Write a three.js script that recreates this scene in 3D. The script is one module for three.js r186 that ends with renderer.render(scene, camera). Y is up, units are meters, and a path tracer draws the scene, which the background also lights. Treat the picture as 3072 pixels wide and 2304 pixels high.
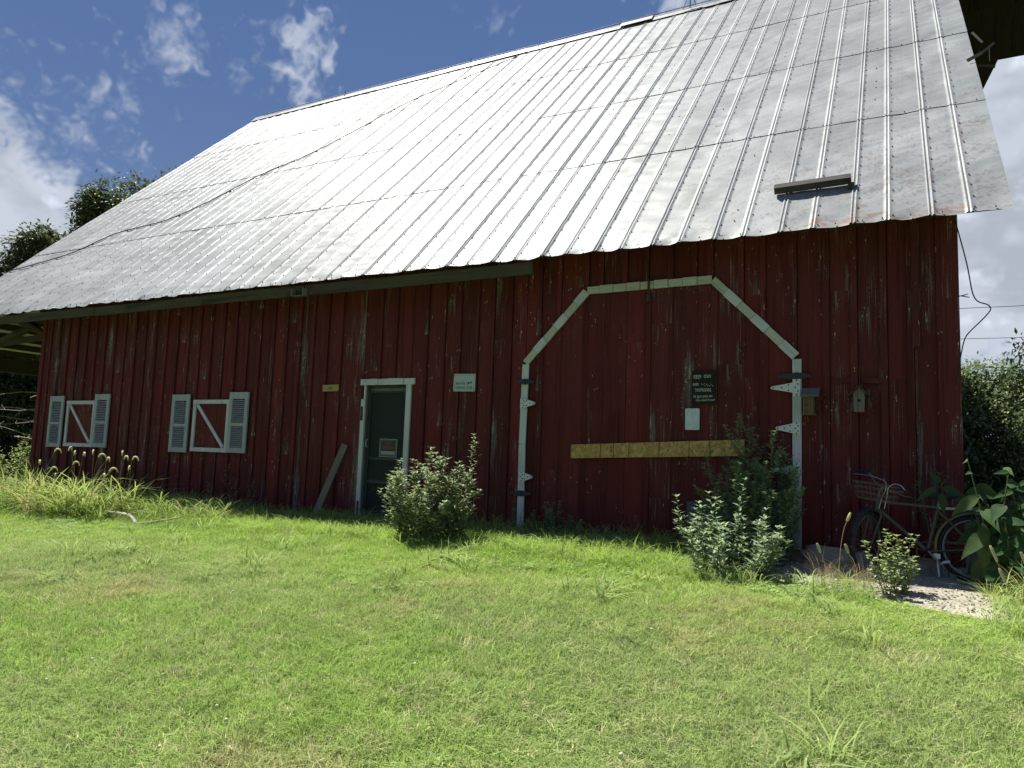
import * as THREE from 'three';
import { mergeGeometries } from 'three/addons/utils/BufferGeometryUtils.js';

// ---------------------------------------------------------------- camera, sun, exposure
const rad = (d) => d * Math.PI / 180;
const scene = new THREE.Scene();
const camera = new THREE.PerspectiveCamera(55.27, 4 / 3, 0.1, 2000);
camera.rotation.order = 'YXZ';
camera.position.set(0, 0.85, 8.2);
camera.rotation.set(rad(5.755), rad(27.857), rad(2.05));
const renderer = new THREE.WebGLRenderer({ antialias: true });
renderer.toneMapping = THREE.LinearToneMapping;
renderer.toneMappingExposure = 1.9;
renderer.shadowMap.enabled = true;
const SUN = new THREE.Vector3(-0.42, 0.9, -0.135).normalize();
const sun = new THREE.DirectionalLight(new THREE.Color(1, 0.95, 0.86), 5);
sun.position.copy(SUN).multiplyScalar(60).add(new THREE.Vector3(-7, 0, 0));
sun.target.position.set(-7, 0, 0);
sun.castShadow = true;
sun.shadow.radius = 1;
Object.assign(sun.shadow.camera, { left: -40, right: 30, top: 40, bottom: -30, near: 1, far: 160 });
sun.shadow.mapSize.set(4096, 4096);
scene.add(sun, sun.target);

// ---------------------------------------------------------------- random numbers and noise
function rng(seed) {
  let a = seed >>> 0;
  return () => { a = (a + 0x6D2B79F5) | 0; let t = Math.imul(a ^ (a >>> 15), 1 | a); t = (t + Math.imul(t ^ (t >>> 7), 61 | t)) ^ t; return ((t ^ (t >>> 14)) >>> 0) / 4294967296; };
}
const R0 = rng(11);
const PERM = new Uint8Array(512), VAL = new Float32Array(256);
{ const p = [...Array(256).keys()]; for (let i = 255; i > 0; i--) { const j = Math.floor(R0() * (i + 1)); [p[i], p[j]] = [p[j], p[i]]; }
  for (let i = 0; i < 512; i++) PERM[i] = p[i & 255];
  for (let i = 0; i < 256; i++) VAL[i] = R0(); }
function n3(x, y, z) {
  const xi = Math.floor(x), yi = Math.floor(y), zi = Math.floor(z);
  let u = x - xi, v = y - yi, w = z - zi; u = u * u * (3 - 2 * u); v = v * v * (3 - 2 * v); w = w * w * (3 - 2 * w);
  const X = xi & 255, Y = yi & 255, Z = zi & 255;
  const A = PERM[X], B = PERM[X + 1], AA = PERM[A + Y], AB = PERM[A + Y + 1], BA = PERM[B + Y], BB = PERM[B + Y + 1];
  const l = (a, b, t) => a + (b - a) * t;
  return l(l(l(VAL[PERM[AA + Z]], VAL[PERM[BA + Z]], u), l(VAL[PERM[AB + Z]], VAL[PERM[BB + Z]], u), v),
    l(l(VAL[PERM[AA + Z + 1]], VAL[PERM[BA + Z + 1]], u), l(VAL[PERM[AB + Z + 1]], VAL[PERM[BB + Z + 1]], u), v), w);
}
const n2 = (x, y) => n3(x, y, 7.5);
function fbm(x, y, z, oct = 4) { let s = 0, a = 0.5, t = 0; for (let i = 0; i < oct; i++) { s += a * n3(x, y, z); t += a; a *= 0.5; x = x * 2.03 + 17; y = y * 2.03 + 5; z = z * 2.03 + 3; } return s / t; }
const sst = (a, b, x) => { const t = Math.min(1, Math.max(0, (x - a) / (b - a))); return t * t * (3 - 2 * t); };
const mix = (a, b, t) => a + (b - a) * t;
const mix3 = (a, b, t) => [mix(a[0], b[0], t), mix(a[1], b[1], t), mix(a[2], b[2], t)];

// ---------------------------------------------------------------- sky: blue air with broken fair-weather cloud
{
  const W = 4096, H = 2048, data = new Float32Array(W * H * 4);
  const dirOf = (az, el) => [Math.cos(rad(el)) * Math.sin(rad(az)), Math.sin(rad(el)), -Math.cos(rad(el)) * Math.cos(rad(az))];
  // clouds seen beyond the roof: azimuth, elevation, half-width, half-height (degrees), density
  const puffs = [[-54.4, 26.8, 2.4, 3.0, 0.6], [-45.2, 28, 2.0, 3.6, 0.78], [-57.6, 22.6, 1.5, 2.6, 0.62], [-59.9, 20.2, 1.8, 1.0, 0.62], [-56, 19.7, 1.1, 1.2, 0.62], [-49.6, 26.8, 1.5, 1.8, 0.42],
    [-48.3, 29.4, 1.5, 1.5, 0.4], [-29.9, 31.4, 1.6, 2.4, 0.28], [-14.5, 33.6, 3.4, 3.0, 0.75],
    [-65, 18, 3.2, 3.8, 0.95], [-64, 13, 5, 5.0, 1.7], [-60.6, 14.2, 2.6, 3.0, 1.2], [-60, 8, 7, 5, 1.6], [-73, 14, 9, 9, 1.6],
    [10, 22, 9, 9, 1.9], [6, 13.5, 10, 6.5, 1.7], [16, 12, 10, 12, 1.7], [4.5, 5.5, 8, 3.2, 0.85]].map(([a, e, w, h, s]) => [rad(a), rad(e), rad(w), rad(h), s]);
  for (let j = 0; j < H; j++) {
    const el = ((j + 0.5) / H - 0.5) * Math.PI, y = Math.sin(el), ce = Math.cos(el);
    for (let i = 0; i < W; i++) {
      const k = (j * W + i) * 4;
      if (y < -0.02) { data[k] = 0.10; data[k + 1] = 0.12; data[k + 2] = 0.09; data[k + 3] = 1; continue; }
      const t = ((i + 0.5) / W - 0.5) * 2 * Math.PI, x = ce * Math.cos(t), z = ce * Math.sin(t);
      const az = Math.atan2(x, -z);
      const up = Math.max(0, y);
      const haze = Math.exp(-up * 5.5);
      let c = [mix(0.041, 0.215, haze), mix(0.08, 0.285, haze), mix(0.186, 0.4, haze)];
      // general broken cloud layer, on a plane overhead
      const inv = 1 / (up + 0.16), px = x * inv, pz = z * inv;
      const far = sst(0.02, 0.3, up);
      let d = 0;
      // round the in-view clouds the layer is left to the listed puffs
      const da = Math.atan2(Math.sin(az - rad(-30)), Math.cos(az - rad(-30)));
      const own = 1 - sst(rad(40), rad(62), Math.abs(da)) * 1;
      const base = fbm(px * 0.9 + 4.2, pz * 0.9 + 8.1, 2.2, 3);
      const fine = fbm(px * 4.2, pz * 4.2, 9.1, 4);
      d = sst(0.45, 0.68, base * 0.72 + fine * 0.28) * (1 - own) * 0.95;
      for (const p of puffs) {
        let dx = Math.atan2(Math.sin(az - p[0]), Math.cos(az - p[0])) * Math.cos(p[1]) / p[2], dy = (el - p[1]) / p[3];
        const q = dx * dx + dy * dy;
        if (q > 5) continue;
        const wx = az * 26, wy = el * 26;
        const w1 = fbm(wx + 3, wy + 1, 4.4, 3) - 0.5, w2 = fbm(wx * 0.9 + 40, wy + 20, 1.4, 3) - 0.5;
        const f = fbm(az * 38 + w1 * 5, el * 46 + w2 * 5, p[0] * 9, 5);
        const f2 = fbm(az * 130 + w2 * 7, el * 150 + w1 * 7, p[0] * 9 + 3, 3);
        const v = p[4] * Math.exp(-q * 0.9) + (f - 0.5) * 1.25 + (f2 - 0.5) * 0.5 - 0.16;
        d = Math.max(d, sst(0.04, 0.8, v) * Math.min(1, p[4] + 0.1));
      }
      // cloud colour: bright crowns, grey undersides by thickness
      const shade = fbm(az * 15 + 9, el * 24 + 3, 6.3, 4);
      const thick = sst(0.55, 1, d);
      const lum = mix(0.37, 0.275, thick * sst(0.36, 0.64, shade)) + 0.13 * sst(0.52, 0.75, fbm(az * 30, el * 40, 2.7, 4)) * thick;
      const cc = [lum * 0.9, lum * 0.97, lum * 1.1];
      c = mix3(c, cc, d * 0.92);
      data[k] = c[0]; data[k + 1] = c[1]; data[k + 2] = c[2]; data[k + 3] = 1;
    }
  }
  const sky = new THREE.DataTexture(data, W, H, THREE.RGBAFormat, THREE.FloatType);
  sky.mapping = THREE.EquirectangularReflectionMapping;
  sky.magFilter = sky.minFilter = THREE.LinearFilter;
  sky.needsUpdate = true;
  scene.background = sky;
  scene.environment = sky;
}

// ---------------------------------------------------------------- naming and geometry helpers
const used = new Map();
function numbered(name) { const n = used.get(name) ?? 0; used.set(name, n + 1); return n ? `${name}_${String(n).padStart(3, '0')}` : name; }
function shade(o) { o.castShadow = true; o.receiveShadow = true; return o; }
function thing(name, label, category, [x, y, z] = [0, 0, 0], group) {
  const o = new THREE.Group(); o.name = numbered(name); o.position.set(x, y, z); o.userData = { label, category }; if (group) o.userData.group = group;
  scene.add(o); return o;
}
function part(name, geo, mat, parent) {
  const m = shade(new THREE.Mesh(Array.isArray(geo) ? merge(geo) : geo, mat)); m.name = name; parent.add(m);
  if (parent.type === 'Group' && parent.parent === scene) m.position.sub(parent.position);
  return m;
}
function structure(name, geo, mat) { const m = shade(new THREE.Mesh(geo, mat)); m.name = numbered(name); m.userData.kind = 'structure'; scene.add(m); return m; }
function merge(list) { return list.length === 1 ? list[0] : mergeGeometries(list.map((g) => { const c = g.index ? g.toNonIndexed() : g; for (const k of Object.keys(c.attributes)) if (!['position', 'normal', 'uv'].includes(k)) c.deleteAttribute(k); return c; })); }
// a block with eight free corners; uv in metres, v along y; shift varies the patch of texture
function block(x0, x1, yb0, yb1, yt0, yt1, z0, z1, shift = R0(), su = 1) {
  const P = [[x0, yb0, z1], [x1, yb1, z1], [x1, yt1, z1], [x0, yt0, z1], [x0, yb0, z0], [x1, yb1, z0], [x1, yt1, z0], [x0, yt0, z0]];
  const F = [[0, 1, 2, 3], [5, 4, 7, 6], [4, 0, 3, 7], [1, 5, 6, 2], [3, 2, 6, 7], [4, 5, 1, 0]];
  const pos = [], uv = [], idx = [];
  const s1 = (shift * 7.31) % 1, s2 = (shift * 13.77) % 1;
  F.forEach((f, k) => { f.forEach((q) => { const p = P[q]; pos.push(...p);
    if (k < 2) uv.push((p[0] - x0) * su + s1, p[1] * 0.5 + s2); else if (k < 4) uv.push(p[2] + s1, p[1] * 0.5 + s2); else uv.push((p[0] - x0) * su + s1, p[2] + s2); });
    const b = k * 4; idx.push(b, b + 1, b + 2, b, b + 2, b + 3); });
  const g = new THREE.BufferGeometry();
  g.setAttribute('position', new THREE.Float32BufferAttribute(pos, 3)); g.setAttribute('uv', new THREE.Float32BufferAttribute(uv, 2)); g.setIndex(idx);
  const n = g.toNonIndexed(); n.computeVertexNormals(); return n;
}
// a straight timber between two points: grain (v) along its length
function beam(a, b, w, t, up = [0, 0, 1], shift = R0(), taper = 1) {
  const A = new THREE.Vector3(...a), B = new THREE.Vector3(...b), L = A.distanceTo(B);
  const g = block(-w / 2, w / 2, 0, 0, L, L, -t / 2, t / 2, shift);
  if (taper !== 1) { const p = g.attributes.position; for (let i = 0; i < p.count; i++) if (p.getY(i) > L * 0.5) { p.setX(i, p.getX(i) * taper); p.setZ(i, p.getZ(i) * taper); } }
  const Y = B.clone().sub(A).normalize(), Zv = new THREE.Vector3(...up); if (Math.abs(Y.dot(Zv)) > 0.98) Zv.set(0, 1, 0); if (Math.abs(Y.dot(Zv)) > 0.98) Zv.set(1, 0, 0); const X = new THREE.Vector3().crossVectors(Y, Zv).normalize(); Zv.crossVectors(X, Y);
  return g.applyMatrix4(new THREE.Matrix4().makeBasis(X, Y, Zv).setPosition(A));
}
function tube(pts, r0, r1 = r0, sides = 6, segs) {
  const V = pts.map((p) => (p.isVector3 ? p : new THREE.Vector3(...p)));
  const curve = V.length === 2 ? new THREE.LineCurve3(V[0], V[1]) : new THREE.CatmullRomCurve3(V, false, 'centripetal');
  const n = segs ?? Math.max(1, (V.length - 1) * 3), g = new THREE.TubeGeometry(curve, n, 1, sides, false), p = g.attributes.position;
  for (let i = 0; i <= n; i++) { const c = curve.getPointAt(i / n), r = mix(r0, r1, i / n); for (let k = 0; k <= sides; k++) { const q = i * (sides + 1) + k; p.setXYZ(q, c.x + (p.getX(q) - c.x) * r, c.y + (p.getY(q) - c.y) * r, c.z + (p.getZ(q) - c.z) * r); } }
  return g;
}
const at = (g, x, y, z, rx = 0, ry = 0, rz = 0) => g.applyMatrix4(new THREE.Matrix4().makeRotationFromEuler(new THREE.Euler(rx, ry, rz)).setPosition(x, y, z));

// ---------------------------------------------------------------- textures
function dataTex(w, h, f, srgb = true) {
  const d = new Uint8Array(w * h * 4), enc = (c) => 255 * (c <= 0.0031308 ? c * 12.92 : 1.055 * Math.pow(Math.min(1, c), 1 / 2.4) - 0.055);
  for (let j = 0; j < h; j++) for (let i = 0; i < w; i++) { const c = f(i, j), k = (j * w + i) * 4; for (let q = 0; q < 3; q++) d[k + q] = srgb ? enc(Math.max(0, c[q])) : Math.max(0, Math.min(255, c[q] * 255)); d[k + 3] = 255; }
  const t = new THREE.DataTexture(d, w, h, THREE.RGBAFormat); t.wrapS = t.wrapT = THREE.RepeatWrapping; t.magFilter = THREE.LinearFilter; t.minFilter = THREE.LinearMipmapLinearFilter; t.generateMipmaps = true;
  if (srgb) t.colorSpace = THREE.SRGBColorSpace; t.needsUpdate = true; return t;
}
// painted timber: 1 m across, 2 m along; paint over grey wood, flaked along the grain
function paintTex(paint, wood, fleck, amount, seed, dirt = 0.5) {
  const W = 768, H = 1536;
  return dataTex(W, H, (i, j) => {
    const x = i / W, y = j / H * 2;
    const grain = fbm(x * 120, y * 3, seed, 3), streak = fbm(x * 26, y * 0.9, seed + 4, 3), blot = fbm(x * 5, y * 2.2, seed + 8, 4), tiny = n3(x * 330, y * 90, seed);
    const wear = fbm(x * 9, y * 1.3, seed + 12, 4);
    let c = paint.map((v) => v * (0.72 + 0.34 * grain + 0.34 * (blot - 0.5)));
    c = mix3(c, [c[0] * 0.55, c[1] * 0.62, c[2] * 0.62], dirt * sst(0.55, 0.75, streak));
    const bare = sst(0.61, 0.68, wear * 0.55 + grain * 0.32 + tiny * 0.13 + amount);
    c = mix3(c, wood.map((v) => v * (0.5 + 0.8 * grain)), bare * 0.85);
    const fl = sst(0.70, 0.73, fbm(x * 46, y * 13, seed + 20, 3) * 0.55 + wear * 0.3 + tiny * 0.15 + amount * 0.6);
    return mix3(c, fleck.map((v) => v * (0.75 + 0.5 * tiny)), fl);
  });
}
const grainBump = dataTex(768, 1536, (i, j) => { const x = i / 768, y = j / 768; const v = 0.5 * fbm(x * 110, y * 3, 3.3, 3) + 0.35 * fbm(x * 30, y * 1.2, 5.3, 3) + 0.15 * n3(x * 300, y * 80, 1); return [v, v, v]; }, false);
function std(o) { return new THREE.MeshPhysicalMaterial(o); }
const wood = (map, o = {}) => std({ map, roughness: 0.85, bumpMap: grainBump, bumpScale: 0.004, specularIntensity: 0.3, ...o });
const redTex = paintTex([0.148, 0.031, 0.0305], [0.13, 0.1, 0.088], [0.42, 0.37, 0.34], 0.06, 3.1, 0.75);
const redTexWorn = paintTex([0.13, 0.031, 0.03], [0.17, 0.14, 0.125], [0.42, 0.38, 0.35], 0.12, 8.6, 0.9);
const greyTex = paintTex([0.2, 0.185, 0.165], [0.11, 0.1, 0.09], [0.26, 0.24, 0.22], 0.03, 14.2, 0.9);
const whiteTex = paintTex([0.61, 0.635, 0.65], [0.14, 0.13, 0.12], [0.66, 0.66, 0.64], 0.012, 21.7, 0.35);
const M = {
  red: [0, 1, 2, 3, 4].map((i) => wood(redTex, { color: new THREE.Color().setRGB(...[[1, 1, 1], [0.86, 0.88, 0.9], [1.1, 1.0, 1.0], [0.94, 1.05, 1.05], [0.78, 0.82, 0.82]][i]) })),
  redWorn: [0, 1].map((i) => wood(redTexWorn, { color: new THREE.Color().setRGB(...[[1, 1, 1], [0.8, 0.85, 0.86]][i]) })),
  white: wood(whiteTex), cream: wood(whiteTex, { color: new THREE.Color().setRGB(0.86, 0.84, 0.7) }),
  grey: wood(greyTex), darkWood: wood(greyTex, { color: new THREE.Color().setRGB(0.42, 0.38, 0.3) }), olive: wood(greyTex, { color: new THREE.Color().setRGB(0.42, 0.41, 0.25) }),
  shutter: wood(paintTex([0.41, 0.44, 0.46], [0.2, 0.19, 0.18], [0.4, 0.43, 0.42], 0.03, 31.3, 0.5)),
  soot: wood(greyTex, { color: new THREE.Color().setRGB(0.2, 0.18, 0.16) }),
  black: std({ color: new THREE.Color().setRGB(0.012, 0.012, 0.013), roughness: 0.5, metalness: 0.4 }),
  dark: std({ color: new THREE.Color().setRGB(0.02, 0.02, 0.022), roughness: 0.8 }),
  iron: std({ color: new THREE.Color().setRGB(0.05, 0.052, 0.06), roughness: 0.55, metalness: 0.6 }),
  zinc: std({ color: new THREE.Color().setRGB(0.62, 0.66, 0.66), roughness: 0.45, metalness: 0.35 }),
};
M.shutter.color.setRGB(1, 1, 1);
const BARN = thing('barn', 'big old red board-and-batten barn with a steep silvery sheet metal roof', 'barn');

// ---------------------------------------------------------------- ground
const baseY = (x) => { const P = [[-40, -0.5], [-15, -0.32], [-10, -0.23], [-7, -0.17], [-4, -0.12], [4, -0.12], [20, -0.2]]; for (let i = 1; i < P.length; i++) if (x < P[i][0]) return mix(P[i - 1][1], P[i][1], Math.max(0, (x - P[i - 1][0]) / (P[i][0] - P[i - 1][0]))); return -0.2; };
const groundY = (x, z) => baseY(x) - 0.62 * sst(0.2, 9.5, z) - 0.3 * sst(9, 60, z) - 0.3 * sst(-12, -40, z) + 0.05 * (fbm(x * 0.35, z * 0.35, 1.7, 3) - 0.5) * sst(0.8, 3, Math.abs(z));
{
  const soil = dataTex(1024, 1024, (i, j) => { const x = i / 1024 * 16, y = j / 1024 * 16; const a = fbm(x * 1, y * 1, 2, 4), b = fbm(x * 12, y * 12, 4, 3); return mix3([0.075, 0.115, 0.03], [0.18, 0.18, 0.075], sst(0.35, 0.7, a * 0.5 + b * 0.5)); });
  soil.repeat.set(0.25, 0.25);
  const xs = [], zs = [];
  for (let x = -400; x < -24; x += 47) xs.push(x); for (let x = -24; x <= 12; x += 0.3) xs.push(x); for (let x = 14; x <= 420; x += 45) xs.push(x);
  for (let z = -400; z < -22; z += 42) zs.push(z); for (let z = -22; z <= 11; z += 0.3) zs.push(z); for (let z = 13; z <= 420; z += 45) zs.push(z);
  const pos = [], uv = [], idx = [];
  for (const z of zs) for (const x of xs) { pos.push(x, groundY(x, z), z); uv.push(x, z); }
  for (let j = 0; j < zs.length - 1; j++) for (let i = 0; i < xs.length - 1; i++) { const a = j * xs.length + i, b = a + 1, c = a + xs.length, d = c + 1; idx.push(a, c, b, b, c, d); }
  const g = new THREE.BufferGeometry(); g.setAttribute('position', new THREE.Float32BufferAttribute(pos, 3)); g.setAttribute('uv', new THREE.Float32BufferAttribute(uv, 2)); g.setIndex(idx); g.computeVertexNormals();
  structure('lawn', g, std({ map: soil, roughness: 1 }));
}
// concrete and gravel strip along the foot of the wall, on the right
const pathFront = (x) => mix(1.24, 1.46, sst(-1.3, -0.4, x)) + 0.48 * Math.max(0, x + 0.35);
{
  const grit = dataTex(1024, 1024, (i, j) => { const x = i / 1024 * 2, y = j / 1024 * 2; const a = n3(x * 60, y * 60, 1), b = fbm(x * 4, y * 4, 6, 4), c = n3(x * 170, y * 170, 4); const v = 0.3 + 0.2 * (a - 0.5) + 0.2 * (b - 0.5) + 0.14 * (c - 0.5); return [v * 1.08, v * 1.0, v * 0.78]; });
  grit.repeat.set(0.5, 0.5);
  const pos = [], uv = [], idx = [], nx = 90, nz = 30;
  for (let j = 0; j <= nz; j++) for (let i = 0; i <= nx; i++) {
    const x = mix(-1.55, 3.2, i / nx), e = pathFront(x) + 0.05 * (n2(x * 6, 1) - 0.5), z = mix(0.06, e + 0.05, j / nz);
    const rim = sst(1, 0.86, j / nz);
    pos.push(x, groundY(x, z) + 0.004 + 0.028 * rim + 0.014 * (fbm(x * 14, z * 14, 3, 3) - 0.5) * rim, z); uv.push(x, z);
  }
  for (let j = 0; j < nz; j++) for (let i = 0; i < nx; i++) { const a = j * (nx + 1) + i, b = a + 1, c = a + nx + 1, d = c + 1; idx.push(a, c, b, b, c, d); }
  const g = new THREE.BufferGeometry(); g.setAttribute('position', new THREE.Float32BufferAttribute(pos, 3)); g.setAttribute('uv', new THREE.Float32BufferAttribute(uv, 2)); g.setIndex(idx); g.computeVertexNormals();
  structure('path', g, std({ map: grit, roughness: 0.95, bumpMap: grit, bumpScale: 0.012 }));
  // loose gravel on it
  const r = rng(5), stone = new THREE.IcosahedronGeometry(1, 0), N = 2600, im = new THREE.InstancedMesh(stone, std({ roughness: 0.95 }), N), m = new THREE.Matrix4(), q = new THREE.Quaternion(), c = new THREE.Color();
  for (let i = 0; i < N; i++) {
    const x = mix(-1.5, 3, r()), z = mix(0.15, pathFront(x) + 0.02, Math.sqrt(r())), s = 0.004 + 0.011 * r() * r();
    q.setFromEuler(new THREE.Euler(r() * 6, r() * 6, r() * 6));
    im.setMatrixAt(i, m.compose(new THREE.Vector3(x, groundY(x, z) + 0.034, z), q, new THREE.Vector3(s * 1.3, s * 0.7, s)));
    const v = 0.16 + 0.26 * r(); im.setColorAt(i, c.setRGB(v * 1.06, v, v * 0.8));
  }
  im.name = 'gravel'; im.userData = { label: 'loose pale gravel scattered over the strip below the barn wall', category: 'gravel', kind: 'stuff' }; scene.add(shade(im));
}

// ---------------------------------------------------------------- barn: roof
const PITCH = rad(44.5), SP = Math.sin(PITCH), CP = Math.cos(PITCH), EY = 3.25, EZ = 0.5, RIDGE_Y = 11.2, RIDGE_Z = EZ - (RIDGE_Y - EY) / Math.tan(PITCH), SLOPE = (RIDGE_Y - EY) / SP, XL = -17.88, XR = 0.95;
const roofAt = (x, s, n) => [x, EY + s * SP + n * CP, EZ - s * CP + n * SP];
{
  const deck = [block(XL + 0.12, XR - 0.06, 0, 0, 1, 1, -0.05, -0.02)];
  deck[0] = (() => { const g = new THREE.BoxGeometry(XR - XL - 0.16, SLOPE - 0.1, 0.025); g.rotateX(PITCH - Math.PI / 2); const p = roofAt((XL + XR) / 2, SLOPE / 2, -0.03); g.translate(...p); return g; })();
  const rear = new THREE.BoxGeometry(XR - XL - 0.16, SLOPE, 0.04); rear.rotateX(Math.PI / 2 - PITCH); rear.translate((XL + XR) / 2, EY + SLOPE / 2 * SP, RIDGE_Z - SLOPE / 2 * CP - 0.02);
  deck.push(rear);
  const roof = part('roof', deck, M.soot, BARN);
  roof.userData.label = 'steep silvery sheet metal roof, rusty at its lower right corner';
  // sheet colour over the whole slope: weathered zinc, run-off streaks, rust
  const TW = 2048, TH = 1024, X0 = -18, XW = 19.2;
  const tint = dataTex(TW, TH, (i, j) => {
    const x = X0 + i / TW * XW, s = j / TH * 11.6;
    const sheet = n3(Math.floor((x - XL) / 0.672) * 1.7 + 0.5, (s < 2.77 ? 0.5 : s < 5.49 ? 1.5 : s < 8.42 ? 2.5 : 3.5) * 1.3, 3.2);
    const blot = fbm(x * 1.6, s * 1.6, 3, 4), fine = fbm(x * 14, s * 14, 6, 3);
    let v = 0.26 + 0.035 * (sheet - 0.5) + 0.05 * (blot - 0.5) + 0.1 * (blot - 0.5) + 0.02 * (fine - 0.5);
    let c = [v * 0.95, v * 1.012, v * 1.04];
    const run = fbm(x * 34, s * 0.8, 11, 3) * 0.6 + fbm(x * 90, s * 1.6, 2, 2) * 0.4;
    c = mix3(c, c.map((q) => q * 0.86), sst(0.58, 0.72, run) * 0.55);
    const zone = Math.exp(-(((x - 0.2) / 1.5) ** 2 + ((s - 0.4) / 2.4) ** 2)) * 0.24 + Math.exp(-(((x + 3.5) / 4.5) ** 2 + ((s - 0.5) / 1.4) ** 2)) * 0.07;
    const speck = n3(x * 44, s * 40, 5) * 0.55 + fbm(x * 6, s * 5, 9, 4) * 0.45;
    const rust = sst(0.66, 0.76, speck + zone * 0.62);
    c = mix3(c, [0.15, 0.105, 0.08], rust * 0.42);
    const lip = s < 0.11 + 0.1 * n2(x * 4, 2) && x > -0.9 && x < 0.6 ? sst(0.5, 0.6, fbm(x * 16, s * 20, 4, 3) + 0.06) : 0;
    return mix3(c, [0.2, 0.1, 0.055], lip * 0.55);
  });
  const rough = dataTex(512, 512, (i, j) => { const v = 0.5 + 0.2 * (fbm(i / 40, j / 40, 3, 4) - 0.5) + 0.12 * (n3(i / 3, j / 3, 1) - 0.5); return [v, v, v]; }, false);
  rough.repeat.set(9, 5);
  const sheetMat = std({ map: tint, roughness: 1, roughnessMap: rough, metalness: 0.07, specularIntensity: 0.25, side: THREE.DoubleSide });
  M.sheet = sheetMat;
  const laps = [0, 2.77, 5.49, 8.42, SLOPE - 0.02], PW = (XR - XL) / 28, nails = [];
  const r = rng(77);
  for (let k = 0; k < 28; k++) for (let row = 0; row < 4; row++) {
    const x0 = XL + k * PW, s0 = laps[row] - (row ? 0.06 + 0.012 * (r() - 0.5) : 0.02 * (r() - 0.2)), s1 = laps[row + 1] + 0.03, us = [];
    const ribs = [0.016, 0.052, PW * 0.5 - 0.012, PW * 0.5 + 0.022];
    for (const c of ribs) us.push([c - 0.015, 0], [c - 0.005, 1], [c + 0.005, 1], [c + 0.015, 0]);
    us.push([0.09, 0], [0.16, 0], [0.23, 0], [0.29, 0], [0.40, 0], [0.46, 0], [0.53, 0], [0.6, 0], [PW + 0.002, 0]);
    us.sort((a, b) => a[0] - b[0]);
    const nv = Math.round((s1 - s0) / 0.038), pos = [], uv = [], idx = [], lift = row ? 0.006 + 0.004 * r() : 0.002, skew = (r() - 0.5) * 0.012, soft = 0.6 + 0.9 * r();
    for (let j = 0; j <= nv; j++) for (const [u, h] of us) {
      const t = j / nv, s = mix(s0 + skew * (u / PW - 0.5), s1, t), x = x0 + u;
      const free = Math.sin(Math.PI * Math.min(1, Math.max(0, ((u % (PW / 2)) - 0.06) / (PW / 2 - 0.075))));
      let n = h * (u < 0.09 ? 0.0135 : 0.008) + mix(lift, 0, t);
      n += soft * (0.016 * (fbm(x * 2.2, s * 6.5, 3.1, 2) - 0.5) + 0.013 * (fbm(x * 5, s * 14, 8.3, 2) - 0.5)) * (0.35 + 0.65 * free);
      // buckled sheets near the right-hand edge and along the eave
      if (x > -0.1 && x < 0.9) n += 0.03 * (fbm(x * 3.5 + s * 1.7, s * 1.9 - x, 5.5, 2) - 0.5) * free;
      if (row === 0) { const e = 1 - Math.min(1, (s - s0) / 0.3); n += e * e * (0.022 * (n2(x * 2.3, 4) - 0.5) + 0.02 * (fbm(x * 9, s * 12, 2, 2) - 0.5) - 0.02 * free * n2(k * 3.1 + (u > PW / 2 ? 9 : 0), 1) * 1.2); }
      const p = roofAt(x, s, n + 0.004); pos.push(...p); uv.push((x - X0) / XW, s / 11.6);
    }
    const nu = us.length;
    for (let j = 0; j < nv; j++) for (let i = 0; i < nu - 1; i++) { const a = j * nu + i, b = a + 1, c = a + nu, d = c + 1; idx.push(a, b, d, a, d, c); }
    const g = new THREE.BufferGeometry(); g.setAttribute('position', new THREE.Float32BufferAttribute(pos, 3)); g.setAttribute('uv', new THREE.Float32BufferAttribute(uv, 2)); g.setIndex(idx); g.computeVertexNormals();
    part('roof_panel', g, sheetMat, roof);
    for (const c of [0.075, PW * 0.5 + 0.048, ...(r() < 0.3 ? [0.2] : [])]) for (let s = s0 + 0.04 + r() * 0.1; s < s1 - 0.05; s += 0.2 + 0.12 * r()) if (c !== 0.2 || r() < 0.35) nails.push([x0 + c + 0.012 * (r() - 0.5), s]);
    for (let u = 0.12; u < PW; u += 0.16 + 0.1 * r()) nails.push([x0 + u, s0 + 0.035]);
  }
  const nail = new THREE.InstancedMesh(new THREE.CylinderGeometry(0.0065, 0.0075, 0.012, 6), std({ color: new THREE.Color().setRGB(0.07, 0.06, 0.055), roughness: 0.7 }), nails.length), m = new THREE.Matrix4().makeRotationX(PITCH * 1), mm = new THREE.Matrix4();
  nails.forEach(([x, s], i) => { mm.copy(new THREE.Matrix4().makeRotationX(Math.PI / 2 - (Math.PI / 2 - PITCH))).setPosition(...roofAt(x, s, 0.013)); nail.setMatrixAt(i, mm); });
  nail.name = 'nail'; nail.userData.kind = 'stuff'; roof.add(shade(nail));
  // ridge caps, one of them lifted
  const capAt = (x0, x1, lift, w = 0.16) => {
    const pos = [], idx = [], prof = [[-w, -0.11], [-0.03, 0.015], [0, 0.045], [0.03, 0.015], [w, -0.11]];
    for (const x of [x0, mix(x0, x1, 0.5), x1]) prof.forEach(([z, y]) => pos.push(x, RIDGE_Y + 0.03 + lift + y * 1.25 + 0.012 * (n2(x * 3, z * 9) - 0.5), RIDGE_Z + z));
    for (let a = 0; a < 2; a++) for (let i = 0; i < 4; i++) { const p = a * 5 + i; idx.push(p, p + 5, p + 1, p + 1, p + 5, p + 6); }
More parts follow.
